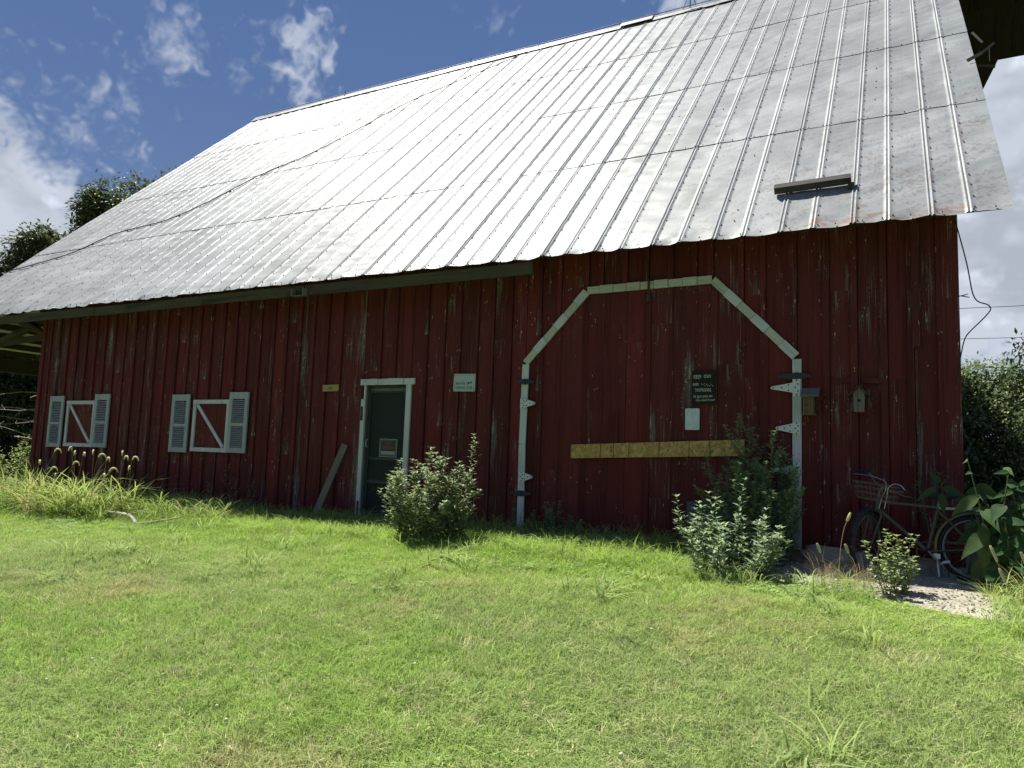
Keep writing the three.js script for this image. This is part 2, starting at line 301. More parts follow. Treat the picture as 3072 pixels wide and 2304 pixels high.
    const g = new THREE.BufferGeometry(); g.setAttribute('position', new THREE.Float32BufferAttribute(pos, 3)); g.setAttribute('uv', new THREE.Float32BufferAttribute(pos.filter((_, i) => i % 3 !== 2).map((v, i) => (i % 2 ? 0.9 : (v + 18) / 19.2)), 2)); g.setIndex(idx); const q = g.toNonIndexed(); q.computeVertexNormals(); return q;
  };
  const cx = [XL, -15.4, -13, -10.6, -8.2, -5.72, -4.95, -3.4, -1.2, XR];
  for (let i = 0; i < cx.length - 1; i++) part('ridge_cap', capAt(cx[i], cx[i + 1] + 0.02, i === 5 ? 0.05 : 0.008 * (i % 2)), sheetMat, roof);
  // lightning conductor: cable over the sheets, rods on the ridge
  part('lightning_cable', tube([[-17.86, 4.65], [-17.14, 4.76], [-16.05, 5.03], [-15.5, 5.49], [-13.97, 5.74], [-13.35, 6.23], [-12.75, 7.04], [-11.88, 7.6], [-11.25, 8.47], [-10.58, 9.49], [-9.61, 10.15], [-8.19, 11.07], [-8.1, 11.2]].map(([x, y]) => new THREE.Vector3(...roofAt(x, (y - EY) / SP, 0.03))), 0.012, 0.012, 6, 60), M.iron, roof);
  part('ridge_cable', tube([-17.5, -14, -11, -8, -5, -2, 0.9].map((x, i) => [x, RIDGE_Y + 0.115 - 0.012 * (i % 2), RIDGE_Z + 0.02]), 0.01, 0.01, 5, 30), M.iron, roof);
  for (const x of [-14.2, -9.9, -7.9, -5.75, -3.3]) part('cable_clip', tube([[x, RIDGE_Y + 0.02, RIDGE_Z + 0.06], [x, RIDGE_Y + 0.17, RIDGE_Z + 0.03]], 0.009), M.iron, roof);
  part('lightning_rod', [tube([[-4.05, RIDGE_Y, RIDGE_Z + 0.1], [-4.05, RIDGE_Y + 1.4, RIDGE_Z]], 0.012, 0.006), tube([[-4.2, RIDGE_Y - 0.03, RIDGE_Z + 0.14], [-4.05, RIDGE_Y + 0.55, RIDGE_Z + 0.03]], 0.008), tube([[-3.9, RIDGE_Y - 0.03, RIDGE_Z + 0.14], [-4.05, RIDGE_Y + 0.55, RIDGE_Z + 0.03]], 0.008)], M.iron, roof);
  // hay hood beyond the right-hand gable, seen from below: rear half and front half
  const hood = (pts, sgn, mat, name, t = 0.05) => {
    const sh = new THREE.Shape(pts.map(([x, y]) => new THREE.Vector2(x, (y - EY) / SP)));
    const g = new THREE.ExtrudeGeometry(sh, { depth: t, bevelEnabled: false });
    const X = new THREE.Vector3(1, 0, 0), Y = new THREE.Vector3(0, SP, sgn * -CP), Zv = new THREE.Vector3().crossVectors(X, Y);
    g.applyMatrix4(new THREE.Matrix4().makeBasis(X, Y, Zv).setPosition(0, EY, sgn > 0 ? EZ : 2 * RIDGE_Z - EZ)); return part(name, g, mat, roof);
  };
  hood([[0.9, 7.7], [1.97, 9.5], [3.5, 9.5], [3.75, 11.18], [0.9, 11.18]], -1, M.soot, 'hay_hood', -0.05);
  hood([[0.955, 8.62], [1.97, 9.7], [3.5, 9.7], [3.75, 11.19], [0.955, 11.19]], 1, sheetMat, 'hay_hood', 0.03);
  part('hood_brace', beam([0.6, 8.5, -10.2], [2.2, 10.55, -8.6], 0.12, 0.1), M.grey, roof);
  part('hood_beam', beam([0.3, 10.9, RIDGE_Z], [3.6, 10.9, RIDGE_Z], 0.15, 0.2), M.darkWood, roof);
  // torn flashing on the verge
  const tx = XR + 0.01, ty = 6.15, tz = EZ - (ty - EY) / Math.tan(PITCH);
  part('torn_flashing', [beam([tx - 0.1, ty - 0.0, tz + 0.05], [tx + 0.06, ty + 0.07, tz + 0.05], 0.045, 0.006), beam([tx + 0.06, ty + 0.07, tz + 0.05], [tx + 0.2, ty + 0.19, tz + 0.02], 0.03, 0.006), tube([[tx + 0.15, ty + 0.14, tz], [tx + 0.15, ty - 0.04, tz]], 0.004)], M.grey, roof);
  part('torn_flashing', [beam([tx + 0.02, ty + 0.72, tz - 0.6], [tx + 0.13, ty + 0.52, tz - 0.55], 0.028, 0.008)], M.grey, roof);
  part('torn_flashing', [beam([tx + 0.02, ty - 0.02, tz - 0.1], [tx + 0.22, ty - 0.07, tz - 0.1], 0.04, 0.012)], M.darkWood, roof);
  // verge boards under both ends of the sheets
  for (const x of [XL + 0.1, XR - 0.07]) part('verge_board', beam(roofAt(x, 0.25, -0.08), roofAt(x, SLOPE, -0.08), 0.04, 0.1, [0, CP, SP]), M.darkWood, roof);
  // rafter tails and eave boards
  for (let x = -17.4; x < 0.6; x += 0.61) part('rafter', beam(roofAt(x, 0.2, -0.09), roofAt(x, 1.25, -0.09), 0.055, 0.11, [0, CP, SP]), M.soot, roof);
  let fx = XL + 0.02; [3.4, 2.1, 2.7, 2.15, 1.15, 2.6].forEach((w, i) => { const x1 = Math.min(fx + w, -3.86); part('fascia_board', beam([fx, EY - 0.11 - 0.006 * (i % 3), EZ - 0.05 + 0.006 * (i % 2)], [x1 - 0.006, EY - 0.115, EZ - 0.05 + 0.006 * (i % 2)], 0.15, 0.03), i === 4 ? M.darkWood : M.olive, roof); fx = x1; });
  part('eave_bracket', [beam([-7.68, 3.15, 0.5], [-7.68, 3.05, 0.5], 0.014, 0.1, [0, 0, 1]), beam([-7.68, 3.05, 0.5], [-7.46, 3.05, 0.5], 0.07, 0.01, [0, 1, 0]), beam([-7.46, 3.05, 0.5], [-7.46, 3.15, 0.5], 0.014, 0.1, [0, 0, 1])], M.grey, roof);
}

// ---------------------------------------------------------------- barn: front wall
const WT = 3.62;                                                       // boards run up to the soffit
const gTop = (x) => (x < -3.31 ? mix(2.06, 2.93, (x + 4.15) / 0.84) : x < -1.81 ? 2.935 : mix(2.94, 2.04, (x + 1.81) / 0.88));
const windows = [[-13.62, -12.77], [-10.19, -9.345]];
const footY = (x) => mix(-0.16, 0.0, sst(-14, -6, x)) + 0.04 * sst(-3, -1, x);
{
  const back = part('front_wall', [block(-14.58, -6.7, -0.3, -0.15, WT, WT, -0.09, -0.03), block(-5.9, 0.5, -0.1, -0.1, WT, WT, -0.09, -0.03), block(-6.7, -5.9, 1.88, 1.88, WT, WT, -0.09, -0.03)], M.darkWood, BARN);
  back.userData.label = 'red board and batten front wall with flaking paint';
  const r = rng(42), seams = [-14.6, -14.44];
  for (let x = -14.32; x < -6.9; x += 0.277 + 0.02 * (r() - 0.5)) seams.push(x);
  seams.push(-6.72, -6.42, -6.16, -5.9, -5.64, -5.36, -5.115, -4.845, -4.614, -4.35, -4.15, -3.94, -3.67, -3.31, -3.12, -2.82, -2.56, -2.27, -1.99, -1.81, -1.48, -1.25, -0.93, -0.615, -0.35, -0.08, 0.155, 0.42, 0.53);
  const gray = new Set([3, 5, 12, 19, 24]);
  for (let i = 0; i < seams.length - 1; i++) {
    const x0 = seams[i] + 0.005 + 0.003 * r(), x1 = seams[i + 1] - 0.004, d = 0.003 * r(), mat = r() < 0.36 ? M.redWorn[i % 2] : M.red[Math.floor(r() * 5)];
    let b0 = footY(x0) + 0.02 * (r() - 0.5), b1 = b0 + 0.012 * (r() - 0.5);
    if (x0 > -4.16 && x1 < -0.92) { b0 = gTop(x0) ; b1 = gTop(x1); }
    else if (x0 > -6.73 && x1 < -5.89) b0 = b1 = 1.86;
    part('board', block(x0, x1, b0, b1, WT, WT, -0.028, d, r()), mat, back);
  }
  // battens over the joints
  for (let i = 1; i < seams.length - 1; i++) {
    const x = seams[i], w = 0.027 + 0.006 * r(); if (x === -14.44 || x === -4.15 || x === -0.93 || Math.abs(x + 6.72) < 0.01 || Math.abs(x + 5.9) < 0.01) continue;
    const mat = gray.has(i) || r() < 0.1 ? M.redWorn[1] : M.red[Math.floor(r() * 5)], tilt = 0.012 * (r() - 0.5);
    const spans = [];
    let lo = footY(x) + 0.03 * r() - 0.02; const win = windows.find(([a, b]) => x > a - 0.02 && x < b + 0.02);
    if (x > -4.16 && x < -0.92) lo = gTop(x); else if (x > -6.73 && x < -5.89) lo = 1.89;
    if (win) spans.push([lo, 0.77], [1.62, WT]); else if (x === -0.35) spans.push([lo, 1.44], [1.64, WT]); else if (x === -0.615) spans.push([lo, 1.56], [1.6, WT]); else spans.push([lo, WT]);
    for (const [a, b] of spans) part('batten', block(x - 2 * w - 0.002, x - 0.002, a, a + 0.01 * (r() - 0.5), b, b, 0.004, 0.024 + 0.006 * r(), r()).translate(tilt * 0.3, 0, 0), mat, back);
  }
  // corner boards
  part('corner_board', block(-14.63, -14.53, -0.3, -0.3, WT, WT, 0.004, 0.03), M.red[2], back);
  part('corner_board', block(0.40, 0.545, -0.02, -0.02, WT, WT, 0.006, 0.032), M.redWorn[0], back);
  part('corner_board', block(0.505, 0.545, -0.02, -0.02, WT, WT, -0.16, 0.004), M.redWorn[1], back);
  // short patch pieces beside the birdhouses and a loose upper batten
  part('patch_board', block(-0.585, -0.38, 1.735, 1.742, 1.785, 1.79, 0.006, 0.026), M.redWorn[1], back);
  part('patch_board', block(-0.315, -0.112, 1.735, 1.717, 1.787, 1.778, 0.006, 0.026), M.redWorn[1], back);
  part('patch_board', block(0.14, 0.205, 2.08, 2.08, WT, WT, 0.028, 0.044), M.redWorn[1], back);
  part('branch_stub', tube([[0.5, 2.56, 0.02], [0.56, 2.565, 0.03], [0.62, 2.58, 0.03]], 0.006, 0.004).clone(), M.dark, back);
  part('branch_stub', tube([[0.56, 2.565, 0.03], [0.63, 2.545, 0.03]], 0.006, 0.004), M.dark, back);
  // remaining walls, closed so that the inside stays dark
  const gable = (x0, x1) => { const sh = new THREE.Shape([[0.0, -0.4], [15.2, -0.4], [15.2, 3.5], [8.1, 10.6], [0, 3.5]].map(([a, b]) => new THREE.Vector2(a, b))); const g = new THREE.ExtrudeGeometry(sh, { depth: x1 - x0, bevelEnabled: false }); g.rotateY(Math.PI / 2); g.translate(x0, 0, -0.1); return g; };
  part('gable_wall', gable(0.44, 0.5), M.red[1], BARN);
  part('gable_wall', gable(-14.58, -14.5), M.red[1], BARN);
  part('rear_wall', block(-14.58, 0.5, -0.4, -0.4, 3.3, 3.3, -15.3, -15.2), M.red[1], BARN);
}
// foundation stones
{
  const stoneTex = dataTex(512, 512, (i, j) => { const x = i / 512 * 6, y = j / 512 * 6, a = fbm(x, y, 3, 5), b = n3(x * 14, y * 14, 2); const v = 0.32 + 0.24 * (a - 0.5) + 0.08 * (b - 0.5); return [v * 1.12, v, v * 0.82]; });
  M.stone = std({ map: stoneTex, roughness: 0.95, bumpMap: stoneTex, bumpScale: 0.02 });
  const f = part('foundation', block(-14.6, 0.5, -0.7, -0.5, -0.12, 0.04, -0.14, -0.02), M.stone, BARN);
  const r = rng(8);
  const put = (x, y, z, a, b, c) => { const g = new THREE.IcosahedronGeometry(1, 3), p = g.attributes.position; const s = r() * 50;
    for (let i = 0; i < p.count; i++) { let q = [p.getX(i), p.getY(i), p.getZ(i)].map((v) => Math.sign(v) * Math.pow(Math.abs(v), 0.6)); const k = 0.86 + 0.3 * (fbm(q[0] * 1.6 + s, q[1] * 1.6, q[2] * 1.6, 3) - 0.5); p.setXYZ(i, q[0] * a * k, q[1] * b * k, q[2] * c * k); }
    g.computeVertexNormals(); g.rotateY(0.3 * (r() - 0.5)); g.rotateZ(0.2 * (r() - 0.5)); g.translate(x, y, z); part('stone', g, M.stone, f); };
  put(-0.64, -0.02, 0.12, 0.27, 0.13, 0.16); put(-0.33, -0.03, 0.1, 0.1, 0.1, 0.1); put(0.05, -0.1, 0, 0.28, 0.1, 0.1); put(0.38, -0.1, 0, 0.16, 0.1, 0.1);
  put(-7.02, -0.1, 0.03, 0.15, 0.1, 0.1); put(-6.85, -0.19, 0.08, 0.13, 0.06, 0.1); put(-7.5, -0.14, -0.02, 0.28, 0.06, 0.08); put(-8, -0.15, -0.03, 0.25, 0.06, 0.08); put(-6.3, -0.13, 0.06, 0.36, 0.05, 0.1);
  for (let x = -5.5; x < -1; x += 0.5 + 0.2 * r()) put(x, -0.09, -0.02, 0.27, 0.09, 0.09);
}
// screen door
{
  const d = part('screen_door', [beam([-6.63, -0.06, -0.06], [-6.63, 1.80, -0.06], 0.05, 0.03), beam([-5.985, -0.06, -0.06], [-5.985, 1.80, -0.06], 0.05, 0.03), block(-6.6, -6.01, 1.7, 1.7, 1.8, 1.8, -0.075, -0.045), block(-6.6, -6.01, -0.06, -0.06, 0.06, 0.06, -0.075, -0.045), block(-6.6, -6.01, 0.76, 0.76, 0.79, 0.79, -0.072, -0.048), block(-6.6, -6.01, 0.43, 0.43, 0.475, 0.475, -0.072, -0.048)], std({ color: new THREE.Color().setRGB(0.03, 0.04, 0.04), roughness: 0.6 }), BARN);
  const screen = std({ color: new THREE.Color().setRGB(0.022, 0.03, 0.027), roughness: 0.8, transparent: true, opacity: 0.7, side: THREE.DoubleSide });
  part('screen_mesh', block(-6.6, -6.01, 0.79, 0.79, 1.7, 1.7, -0.064, -0.061), screen, d);
  part('floor', block(-9, -3, -0.12, -0.12, -0.1, -0.1, -4, -0.1), M.darkWood, d);
  for (const [a, b] of [[0.06, 0.43], [0.475, 0.76]]) part('screen_mesh', block(-6.6, -6.01, a, a, b, b, -0.064, -0.061), screen, d);
  part('head_strip', block(-6.6, -6.01, 1.725, 1.725, 1.755, 1.755, -0.044, -0.036), M.grey, d);
  part('jamb', [block(-6.72, -6.655, -0.12, -0.12, 1.6, 1.6, 0.002, 0.03).translate(0, 0, 0)], M.white, d);
  part('jamb', [block(-6.685, -6.655, 1.6, 1.6, 1.8, 1.8, 0.002, 0.022)], M.white, d);
  part('jamb', [block(-5.955, -5.875, -0.1, -0.1, 1.8, 1.8, 0.002, 0.03)], M.white, d);
  for (const [a, b, k] of [[-6.75, -6.56, 0], [-6.56, -6.44, 1], [-6.44, -6.25, 0], [-6.25, -6.0, 1], [-6.0, -5.82, 0]]) part('lintel', block(a, b - 0.003, 1.8, 1.803, 1.885 + 0.006 * k, 1.887, 0.002, 0.03 + 0.008 * k), M.white, d);
  part('reveal', [block(-6.66, -6.656, -0.1, -0.1, 1.8, 1.8, -0.1, 0), block(-5.956, -5.952, -0.1, -0.1, 1.8, 1.8, -0.1, 0)], M.grey, d);
  part('hinge', block(-6.715, -6.68, 1.3, 1.3, 1.5, 1.5, 0.03, 0.036), M.redWorn[0], d);
  part('hinge', block(-6.7, -6.665, -0.02, -0.02, 0.18, 0.18, 0.03, 0.036), M.redWorn[0], d);
  part('latch', block(-5.99, -5.955, 1.46, 1.46, 1.55, 1.55, -0.045, -0.02), M.iron, d);
  part('handle', [tube([[-6.63, 0.93, -0.045], [-6.63, 0.95, -0.015], [-6.63, 1.02, -0.015], [-6.63, 1.04, -0.045]], 0.007)], M.zinc, d);
  part('threshold', block(-6.72, -5.88, -0.16, -0.16, -0.07, -0.07, -0.12, 0.05), M.grey, d);
}
// window hatches with shutters
for (const [x0, x1] of windows) {
  const y0 = 0.775, y1 = 1.61, w = part('window_hatch', block(x0 + 0.02, x1 - 0.02, y0 + 0.02, y0 + 0.02, y1 - 0.02, y1 - 0.02, 0.004, 0.009), M.red[4], BARN);
  const third = (x1 - x0 - 0.13) / 3;
  for (let i = 0; i < 3; i++) part('board', block(x0 + 0.066 + i * third, x0 + 0.06 + (i + 1) * third, y0 + 0.06, y0 + 0.06, y1 - 0.06, y1 - 0.06, 0.009, 0.014), M.red[(i * 2 + 1) % 5], w);
  part('frame_board', block(x0, x1, y1 - 0.065, y1 - 0.065, y1, y1, 0.012, 0.038), M.white, w);
  part('frame_board', block(x0, x1, y0, y0, y0 + 0.065, y0 + 0.065, 0.012, 0.038), M.white, w);
  part('frame_board', block(x0 + 0.004, x0 + 0.066, y0 + 0.067, y0 + 0.067, y1 - 0.067, y1 - 0.067, 0.012, 0.036), M.white, w);
  part('frame_board', block(x1 - 0.066, x1 - 0.004, y0 + 0.067, y0 + 0.067, y1 - 0.067, y1 - 0.067, 0.012, 0.036), M.white, w);
  part('brace', beam([x0 + 0.095, y1 - 0.08, 0.024], [x1 - 0.1, y0 + 0.08, 0.024], 0.052, 0.02), M.white, w);
  if (x0 > -12) part('hinge', block(x0 + 0.07, x0 + 0.2, 0.87, 0.88, 0.9, 0.893, 0.014, 0.02), M.iron, w);
  for (const [s0, s1, dy] of [[x0 - 0.5, x0 - 0.075, 0], [x1 + 0.005, x1 + 0.42, 0.025]]) {
    const yb = 0.75 + dy, yt = 1.7 + dy, zf = 0.056, zb = 0.03;
    const s = part('shutter', [block(s0, s0 + 0.07, yb, yb, yt, yt, zb, zf), block(s1 - 0.07, s1, yb, yb, yt, yt, zb, zf), block(s0 + 0.07, s1 - 0.07, yt - 0.105, yt - 0.105, yt - 0.002, yt - 0.002, zb, zf - 0.003), block(s0 + 0.07, s1 - 0.07, yb + 0.002, yb + 0.002, yb + 0.08, yb + 0.08, zb, zf - 0.003), block(s0 + 0.07, s1 - 0.07, yb + 0.42, yb + 0.42, yb + 0.465, yb + 0.465, zb, zf - 0.003)], M.shutter, BARN);
    for (const [a, b] of [[yb + 0.085, yb + 0.418], [yb + 0.47, yt - 0.11]]) for (let y = a + 0.012; y < b - 0.008; y += 0.0305) part('louver', block(s0 + 0.071, s1 - 0.071, 0, 0, 0.005, 0.005, -0.014, 0.014).rotateX(0.62 + 0.06 * (R0() - 0.5)).translate(0, y, 0.041), M.shutter, s);
  }
}
// garage door in its white trim
{
  const x0 = -4.09, x1 = -0.97, sh = [];
  const g = part('garage_door', block(x0, x1, 0, 0.0, 2.0, 2.0, -0.06, -0.028), M.darkWood, BARN);
  g.userData.label = 'red plank double door inside a white octagonal trim';
  const r = rng(61), seams = [x0, -3.94, -3.665, -3.375, -3.12, -2.82, -2.565, -2.27, -1.99, -1.76, -1.48, -1.265, x1];
  for (let i = 0; i < seams.length - 1; i++) {
    const a = seams[i] + 0.002, b = seams[i + 1] - 0.003, lo = 0.02 + 0.02 * r(), m = r() < 0.3 ? M.redWorn[i % 2] : M.red[Math.floor(r() * 5)];
    const cut = (x) => gTop(x) - 0.03;
    const brk = [a, ...[-3.31, -1.81].filter((q) => q > a && q < b), b];
    for (let k = 0; k < brk.length - 1; k++) part('board', block(brk[k], brk[k + 1], lo, lo + 0.01 * (r() - 0.5), cut(brk[k]), cut(brk[k + 1]), -0.027, 0.002 + 0.005 * r(), r()), m, g);
  }
  for (const x of [-3.94, -2.565, -1.265]) part('batten', block(x - 0.04, x + 0.04, x === -2.565 ? 0.06 : 0.02, 0.03, gTop(x) - 0.1, gTop(x) - 0.1, 0.008, 0.027, r()), M.red[x === -2.565 ? 1 : 4], g);
  for (const x of [-3.665, -3.375, -3.12, -2.27, -1.99, -1.48]) part('batten', block(x - 0.012, x + 0.012, 0.03, 0.03, gTop(x) - 0.08, gTop(x) - 0.08, 0.006, 0.011, r()), M.red[4], g);
  part('batten', block(-2.96, -2.9, 1.04, 1.04, 1.42, 1.42, 0.008, 0.024, r()), M.redWorn[1], g);
  part('patch_board', block(-1.2, -0.99, 0.86, 0.87, 1.2, 1.21, 0.012, 0.026, r()), M.redWorn[1], g);
  // white trim, cut piece by piece between the battens
  const trim = (a, b, n, mats, w = 0.088) => { for (let i = 0; i < n; i++) { const t0 = i / n, t1 = (i + 1) / n - 0.004, p = (t) => [mix(a[0], b[0], t), mix(a[1], b[1], t), 0.026 + 0.007 * (i % 2)]; part('trim_board', beam(p(t0), p(t1), w + 0.008 * (i % 2), 0.022 + 0.004 * (i % 3)), mats[i % mats.length], g); } };
  trim([-4.135, 0.0], [-4.145, 1.03], 1, [M.white]); trim([-4.145, 1.03], [-4.13, 2.03], 1, [M.white]);
  trim([-0.935, 0.55], [-0.932, 2.0], 1, [M.white]);
  part('trim_board', beam([-0.935, 0.02, 0.026], [-0.935, 0.545, 0.026], 0.086, 0.022), wood(paintTex([0.5, 0.52, 0.5], [0.08, 0.07, 0.06], [0.6, 0.6, 0.58], 0.1, 44.2, 0.6)), g);
  trim([-4.135, 2.045], [-3.33, 2.9], 6, [M.cream, M.white]); trim([-3.325, 2.91], [-1.82, 2.925], 9, [M.cream]); trim([-1.815, 2.92], [-0.94, 2.02], 6, [M.cream, M.white]);
  // strap and tee hinges
  const screw = (x, y) => new THREE.CylinderGeometry(0.008, 0.008, 0.004, 8).rotateX(Math.PI / 2).translate(x, y, 0.053);
  const tee = (x, y, dir, len, hgt, name = 'hinge') => {
    const plate = new THREE.Shape([[-0.035, -hgt / 2], [0.035, -hgt / 2], [0.035, hgt / 2], [-0.035, hgt / 2]].map(([a, b]) => new THREE.Vector2(x + a, y + b)));
    const st = new THREE.Shape([[0.037, -0.052], [len, -0.014], [len + 0.01, 0], [len, 0.014], [0.037, 0.052]].map(([a, b]) => new THREE.Vector2(x + dir * a, y + b)));
    const o = { depth: 0.005, bevelEnabled: true, bevelSize: 0.001, bevelThickness: 0.001, bevelSegments: 1 };
    const body = merge([new THREE.ExtrudeGeometry(plate, o).translate(0, 0, 0.046), new THREE.ExtrudeGeometry(st, o).translate(0, 0, 0.046), tube([[x + dir * 0.036, y - 0.055, 0.05], [x + dir * 0.036, y + 0.055, 0.05]], 0.008)].map((q) => (q.index ? q.toNonIndexed() : q)));
    const dots = merge([[0, hgt * 0.42], [0.014, hgt * 0.2], [-0.012, 0], [0.014, -hgt * 0.2], [0, -hgt * 0.42]].map(([a, b]) => screw(x + a, y + b)).concat([[len * 0.32, 0.028], [len * 0.32, -0.028], [len * 0.6, 0], [len * 0.93, 0]].map(([a, b]) => screw(x + dir * a, y + b))));
    const m = new THREE.BufferGeometry(), both = mergeGeometries([body, dots.index ? dots.toNonIndexed() : dots].map((q) => { for (const k of Object.keys(q.attributes)) if (!['position', 'normal', 'uv'].includes(k)) q.deleteAttribute(k); return q; }), true);
    const h = new THREE.Mesh(both, [M.zinc, M.dark]); h.name = name; g.add(shade(h));
  };
  tee(-4.145, 1.535, 1, 0.165, 0.13); tee(-4.13, 0.625, 1, 0.145, 0.125); tee(-0.935, 1.69, -1, 0.25, 0.18); tee(-0.935, 1.262, -1, 0.2, 0.13); tee(-0.935, 0.826, -1, 0.235, 0.16);
  for (const [x, y, a, b] of [[-4.13, 1.805, 0.125, 0.13], [-4.135, 0.42, 0.15, 0.145], [-0.935, 1.813, 0.19, 0.135]]) { const s = new THREE.Shape([[-a, 0], [-a, -0.01], [-0.035, -0.033], [0.035, -0.033], [b, -0.01], [b, 0.012], [0.035, 0.033], [-0.035, 0.033], [-a, 0.012]].map(([p, q]) => new THREE.Vector2(x + p, y + q))); part('strap_hinge', [new THREE.ExtrudeGeometry(s, { depth: 0.006, bevelEnabled: false }).translate(0, 0, 0.045), tube([[x, y - 0.036, 0.052], [x, y + 0.036, 0.052]], 0.012), screw(x - a * 0.6, y), screw(x + b * 0.6, y)], M.iron, g); }
  part('track_hook', [block(-2.575, -2.525, 2.72, 2.72, 2.8, 2.8, 0.03, 0.06), block(-2.562, -2.538, 2.8, 2.8, 2.98, 2.98, 0.045, 0.058)], M.darkWood, g);
  // pale strand board bar nailed across
  const osb = wood(dataTex(1024, 512, (i, j) => { let v = 0; for (const [a, f] of [[0.5, 1], [2.2, 1.3], [-0.9, 1.1], [1.4, 0.8]]) { const c = Math.cos(a), s = Math.sin(a), x = (i * c - j * s) / 9 * f, y = (i * s + j * c) / 55 * f; v = Math.max(v, n3(x, y, a * 7)); } const t = sst(0.45, 0.95, v), d = sst(0.7, 0.78, fbm(i / 24, j / 24, 5, 3)); const c = mix3([0.36, 0.215, 0.075], [0.6, 0.4, 0.16], t); return mix3(c, [0.1, 0.05, 0.02], d); }), { roughness: 0.7, bumpScale: 0.001 });
  osb.map.repeat.set(1.2, 2.4);
  const ox = [-3.485, -3.105, -2.945, -2.755, -2.4, -2.06, -1.83, -1.46];
  for (let i = 0; i < 7; i++) { const top = (x) => 1.035 + (x + 3.485) * 0.05, bot = (x) => 0.872 + (x + 3.485) * 0.044; part('crossbar_panel', block(ox[i] + 0.004, ox[i + 1] - 0.004, bot(ox[i]), bot(ox[i + 1]), top(ox[i]), top(ox[i + 1]), 0.028, 0.042, r()), osb, g); }
}
// lean-to beyond the left gable: pale sheets on purlins
{
  const under = std({ color: new THREE.Color().setRGB(0.45, 0.48, 0.33), roughness: 0.7 });
  const hy = (x) => 3.52 - (-14.7 - x) * 0.048;
  const lt = part('lean_to', beam([-14.7, hy(-14.7) + 0.09, -0.4], [-14.7, hy(-14.7) + 0.09, -10], 0.06, 0.16), M.darkWood, BARN);
  for (let i = 0; i < 8; i++) { const xa = -14.7 - i * 0.98, xb = xa - 0.99; part('roof_panel', block(xb, xa, hy(xb) + 0.1, hy(xa) + 0.1, hy(xb) + 0.108, hy(xa) + 0.108, -10, -0.35), under, lt); }
  for (let x = -15.4; x > -22.4; x -= 1.25) part('purlin', beam([x, hy(x) + 0.03, -0.35], [x, hy(x) + 0.03, -10], 0.09, 0.14), M.darkWood, lt);
  part('header_beam', beam([-22.3, 2.95, -0.35], [-22.3, 2.95, -10], 0.16, 0.4), M.darkWood, lt);
  for (const z of [-0.5, -10]) part('post', beam([-22.3, -0.5, z], [-22.3, 2.8, z], 0.16, 0.16), M.darkWood, lt);
  part('knee_brace', beam([-14.66, 2.75, -0.5], [-16.6, 3.42, -0.5], 0.12, 0.1), M.darkWood, lt);
  part('knee_brace', beam([-17.4, 2.95, -0.6], [-15.2, 3.46, -0.6], 0.12, 0.1), M.darkWood, lt);
  part('tie_beam', beam([-14.6, 3.3, -1.4], [-22.3, 2.98, -1.4], 0.12, 0.12), M.darkWood, lt);
}

// ---------------------------------------------------------------- foliage kit
const V3 = (x, y, z) => new THREE.Vector3(x, y, z);
const leafMat = std({ roughness: 0.97, side: THREE.DoubleSide, transmission: 0.3, thickness: 0, clearcoat: 0.35, clearcoatRoughness: 0.4, specularIntensity: 0.4 });
const stemMat = (r, g, b) => std({ color: new THREE.Color().setRGB(r, g, b), roughness: 0.85 });
const M2 = { twig: stemMat(0.13, 0.1, 0.065), greenStem: stemMat(0.1, 0.12, 0.05), bark: stemMat(0.085, 0.07, 0.055), pale: stemMat(0.36, 0.33, 0.27), straw: stemMat(0.36, 0.29, 0.16) };
// a folded leaf of unit length along +y
function leafGeo(w, fold = 0.25, droop = 0.2, fine = false) {
  const rows = fine ? [0, 0.12, 0.28, 0.45, 0.62, 0.8, 0.92, 1] : [0, 0.38, 0.72, 1], pos = [], idx = [], uv = [];
  rows.forEach((t) => { const h = Math.sin(Math.PI * Math.pow(t, 0.72)) * w * 0.5 * (1 - 0.25 * t * t), z = -droop * t * t; pos.push(-h, t, z + fold * h, 0, t, z, h, t, z + fold * h); uv.push(0.5 - h, t, 0.5, t, 0.5 + h, t); });
  for (let i = 0; i < rows.length - 1; i++) { const a = i * 3; for (const k of [0, 1]) idx.push(a + k, a + k + 1, a + k + 4, a + k, a + k + 4, a + k + 3); }
  const g = new THREE.BufferGeometry(); g.setAttribute('position', new THREE.Float32BufferAttribute(pos, 3)); if (fine) g.setAttribute('uv', new THREE.Float32BufferAttribute(uv, 2)); g.setIndex(idx); g.computeVertexNormals(); return g;
}
class Leaves {
  constructor() { this.list = []; }
  add(p, dir, size, color, normal = V3(0, 1, 0)) { this.list.push([p, dir, size, color, normal]); }
  build(name, geo, parent, mat = leafMat) {
    const im = new THREE.InstancedMesh(geo, mat, this.list.length), m = new THREE.Matrix4(), c = new THREE.Color(), X = V3(), Z = V3(), Y = V3(), o = parent.position;
    this.list.forEach(([p, d, s, col, n], i) => { Y.copy(d).normalize(); X.crossVectors(Y, n); if (X.lengthSq() < 1e-5) X.set(1, 0, 0); X.normalize(); Z.crossVectors(X, Y);
      m.makeBasis(X.multiplyScalar(s), Y.multiplyScalar(s), Z.multiplyScalar(s)).setPosition(p.x - o.x, p.y - o.y, p.z - o.z); im.setMatrixAt(i, m); im.setColorAt(i, c.setRGB(...col)); });
    im.name = name; im.userData.kind = 'stuff'; parent.add(shade(im)); return im;
  }
}
const unit = (r) => { const z = 2 * r() - 1, a = r() * 2 * Math.PI, q = Math.sqrt(1 - z * z); return V3(q * Math.cos(a), z, q * Math.sin(a)); };
const tone = (r, c, d = 0.25) => { const k = 1 + d * (2 * r() - 1), w = 0.12 * (r() - 0.5); return [c[0] * k * (1 + w), c[1] * k, c[2] * k * (1 - w)]; };
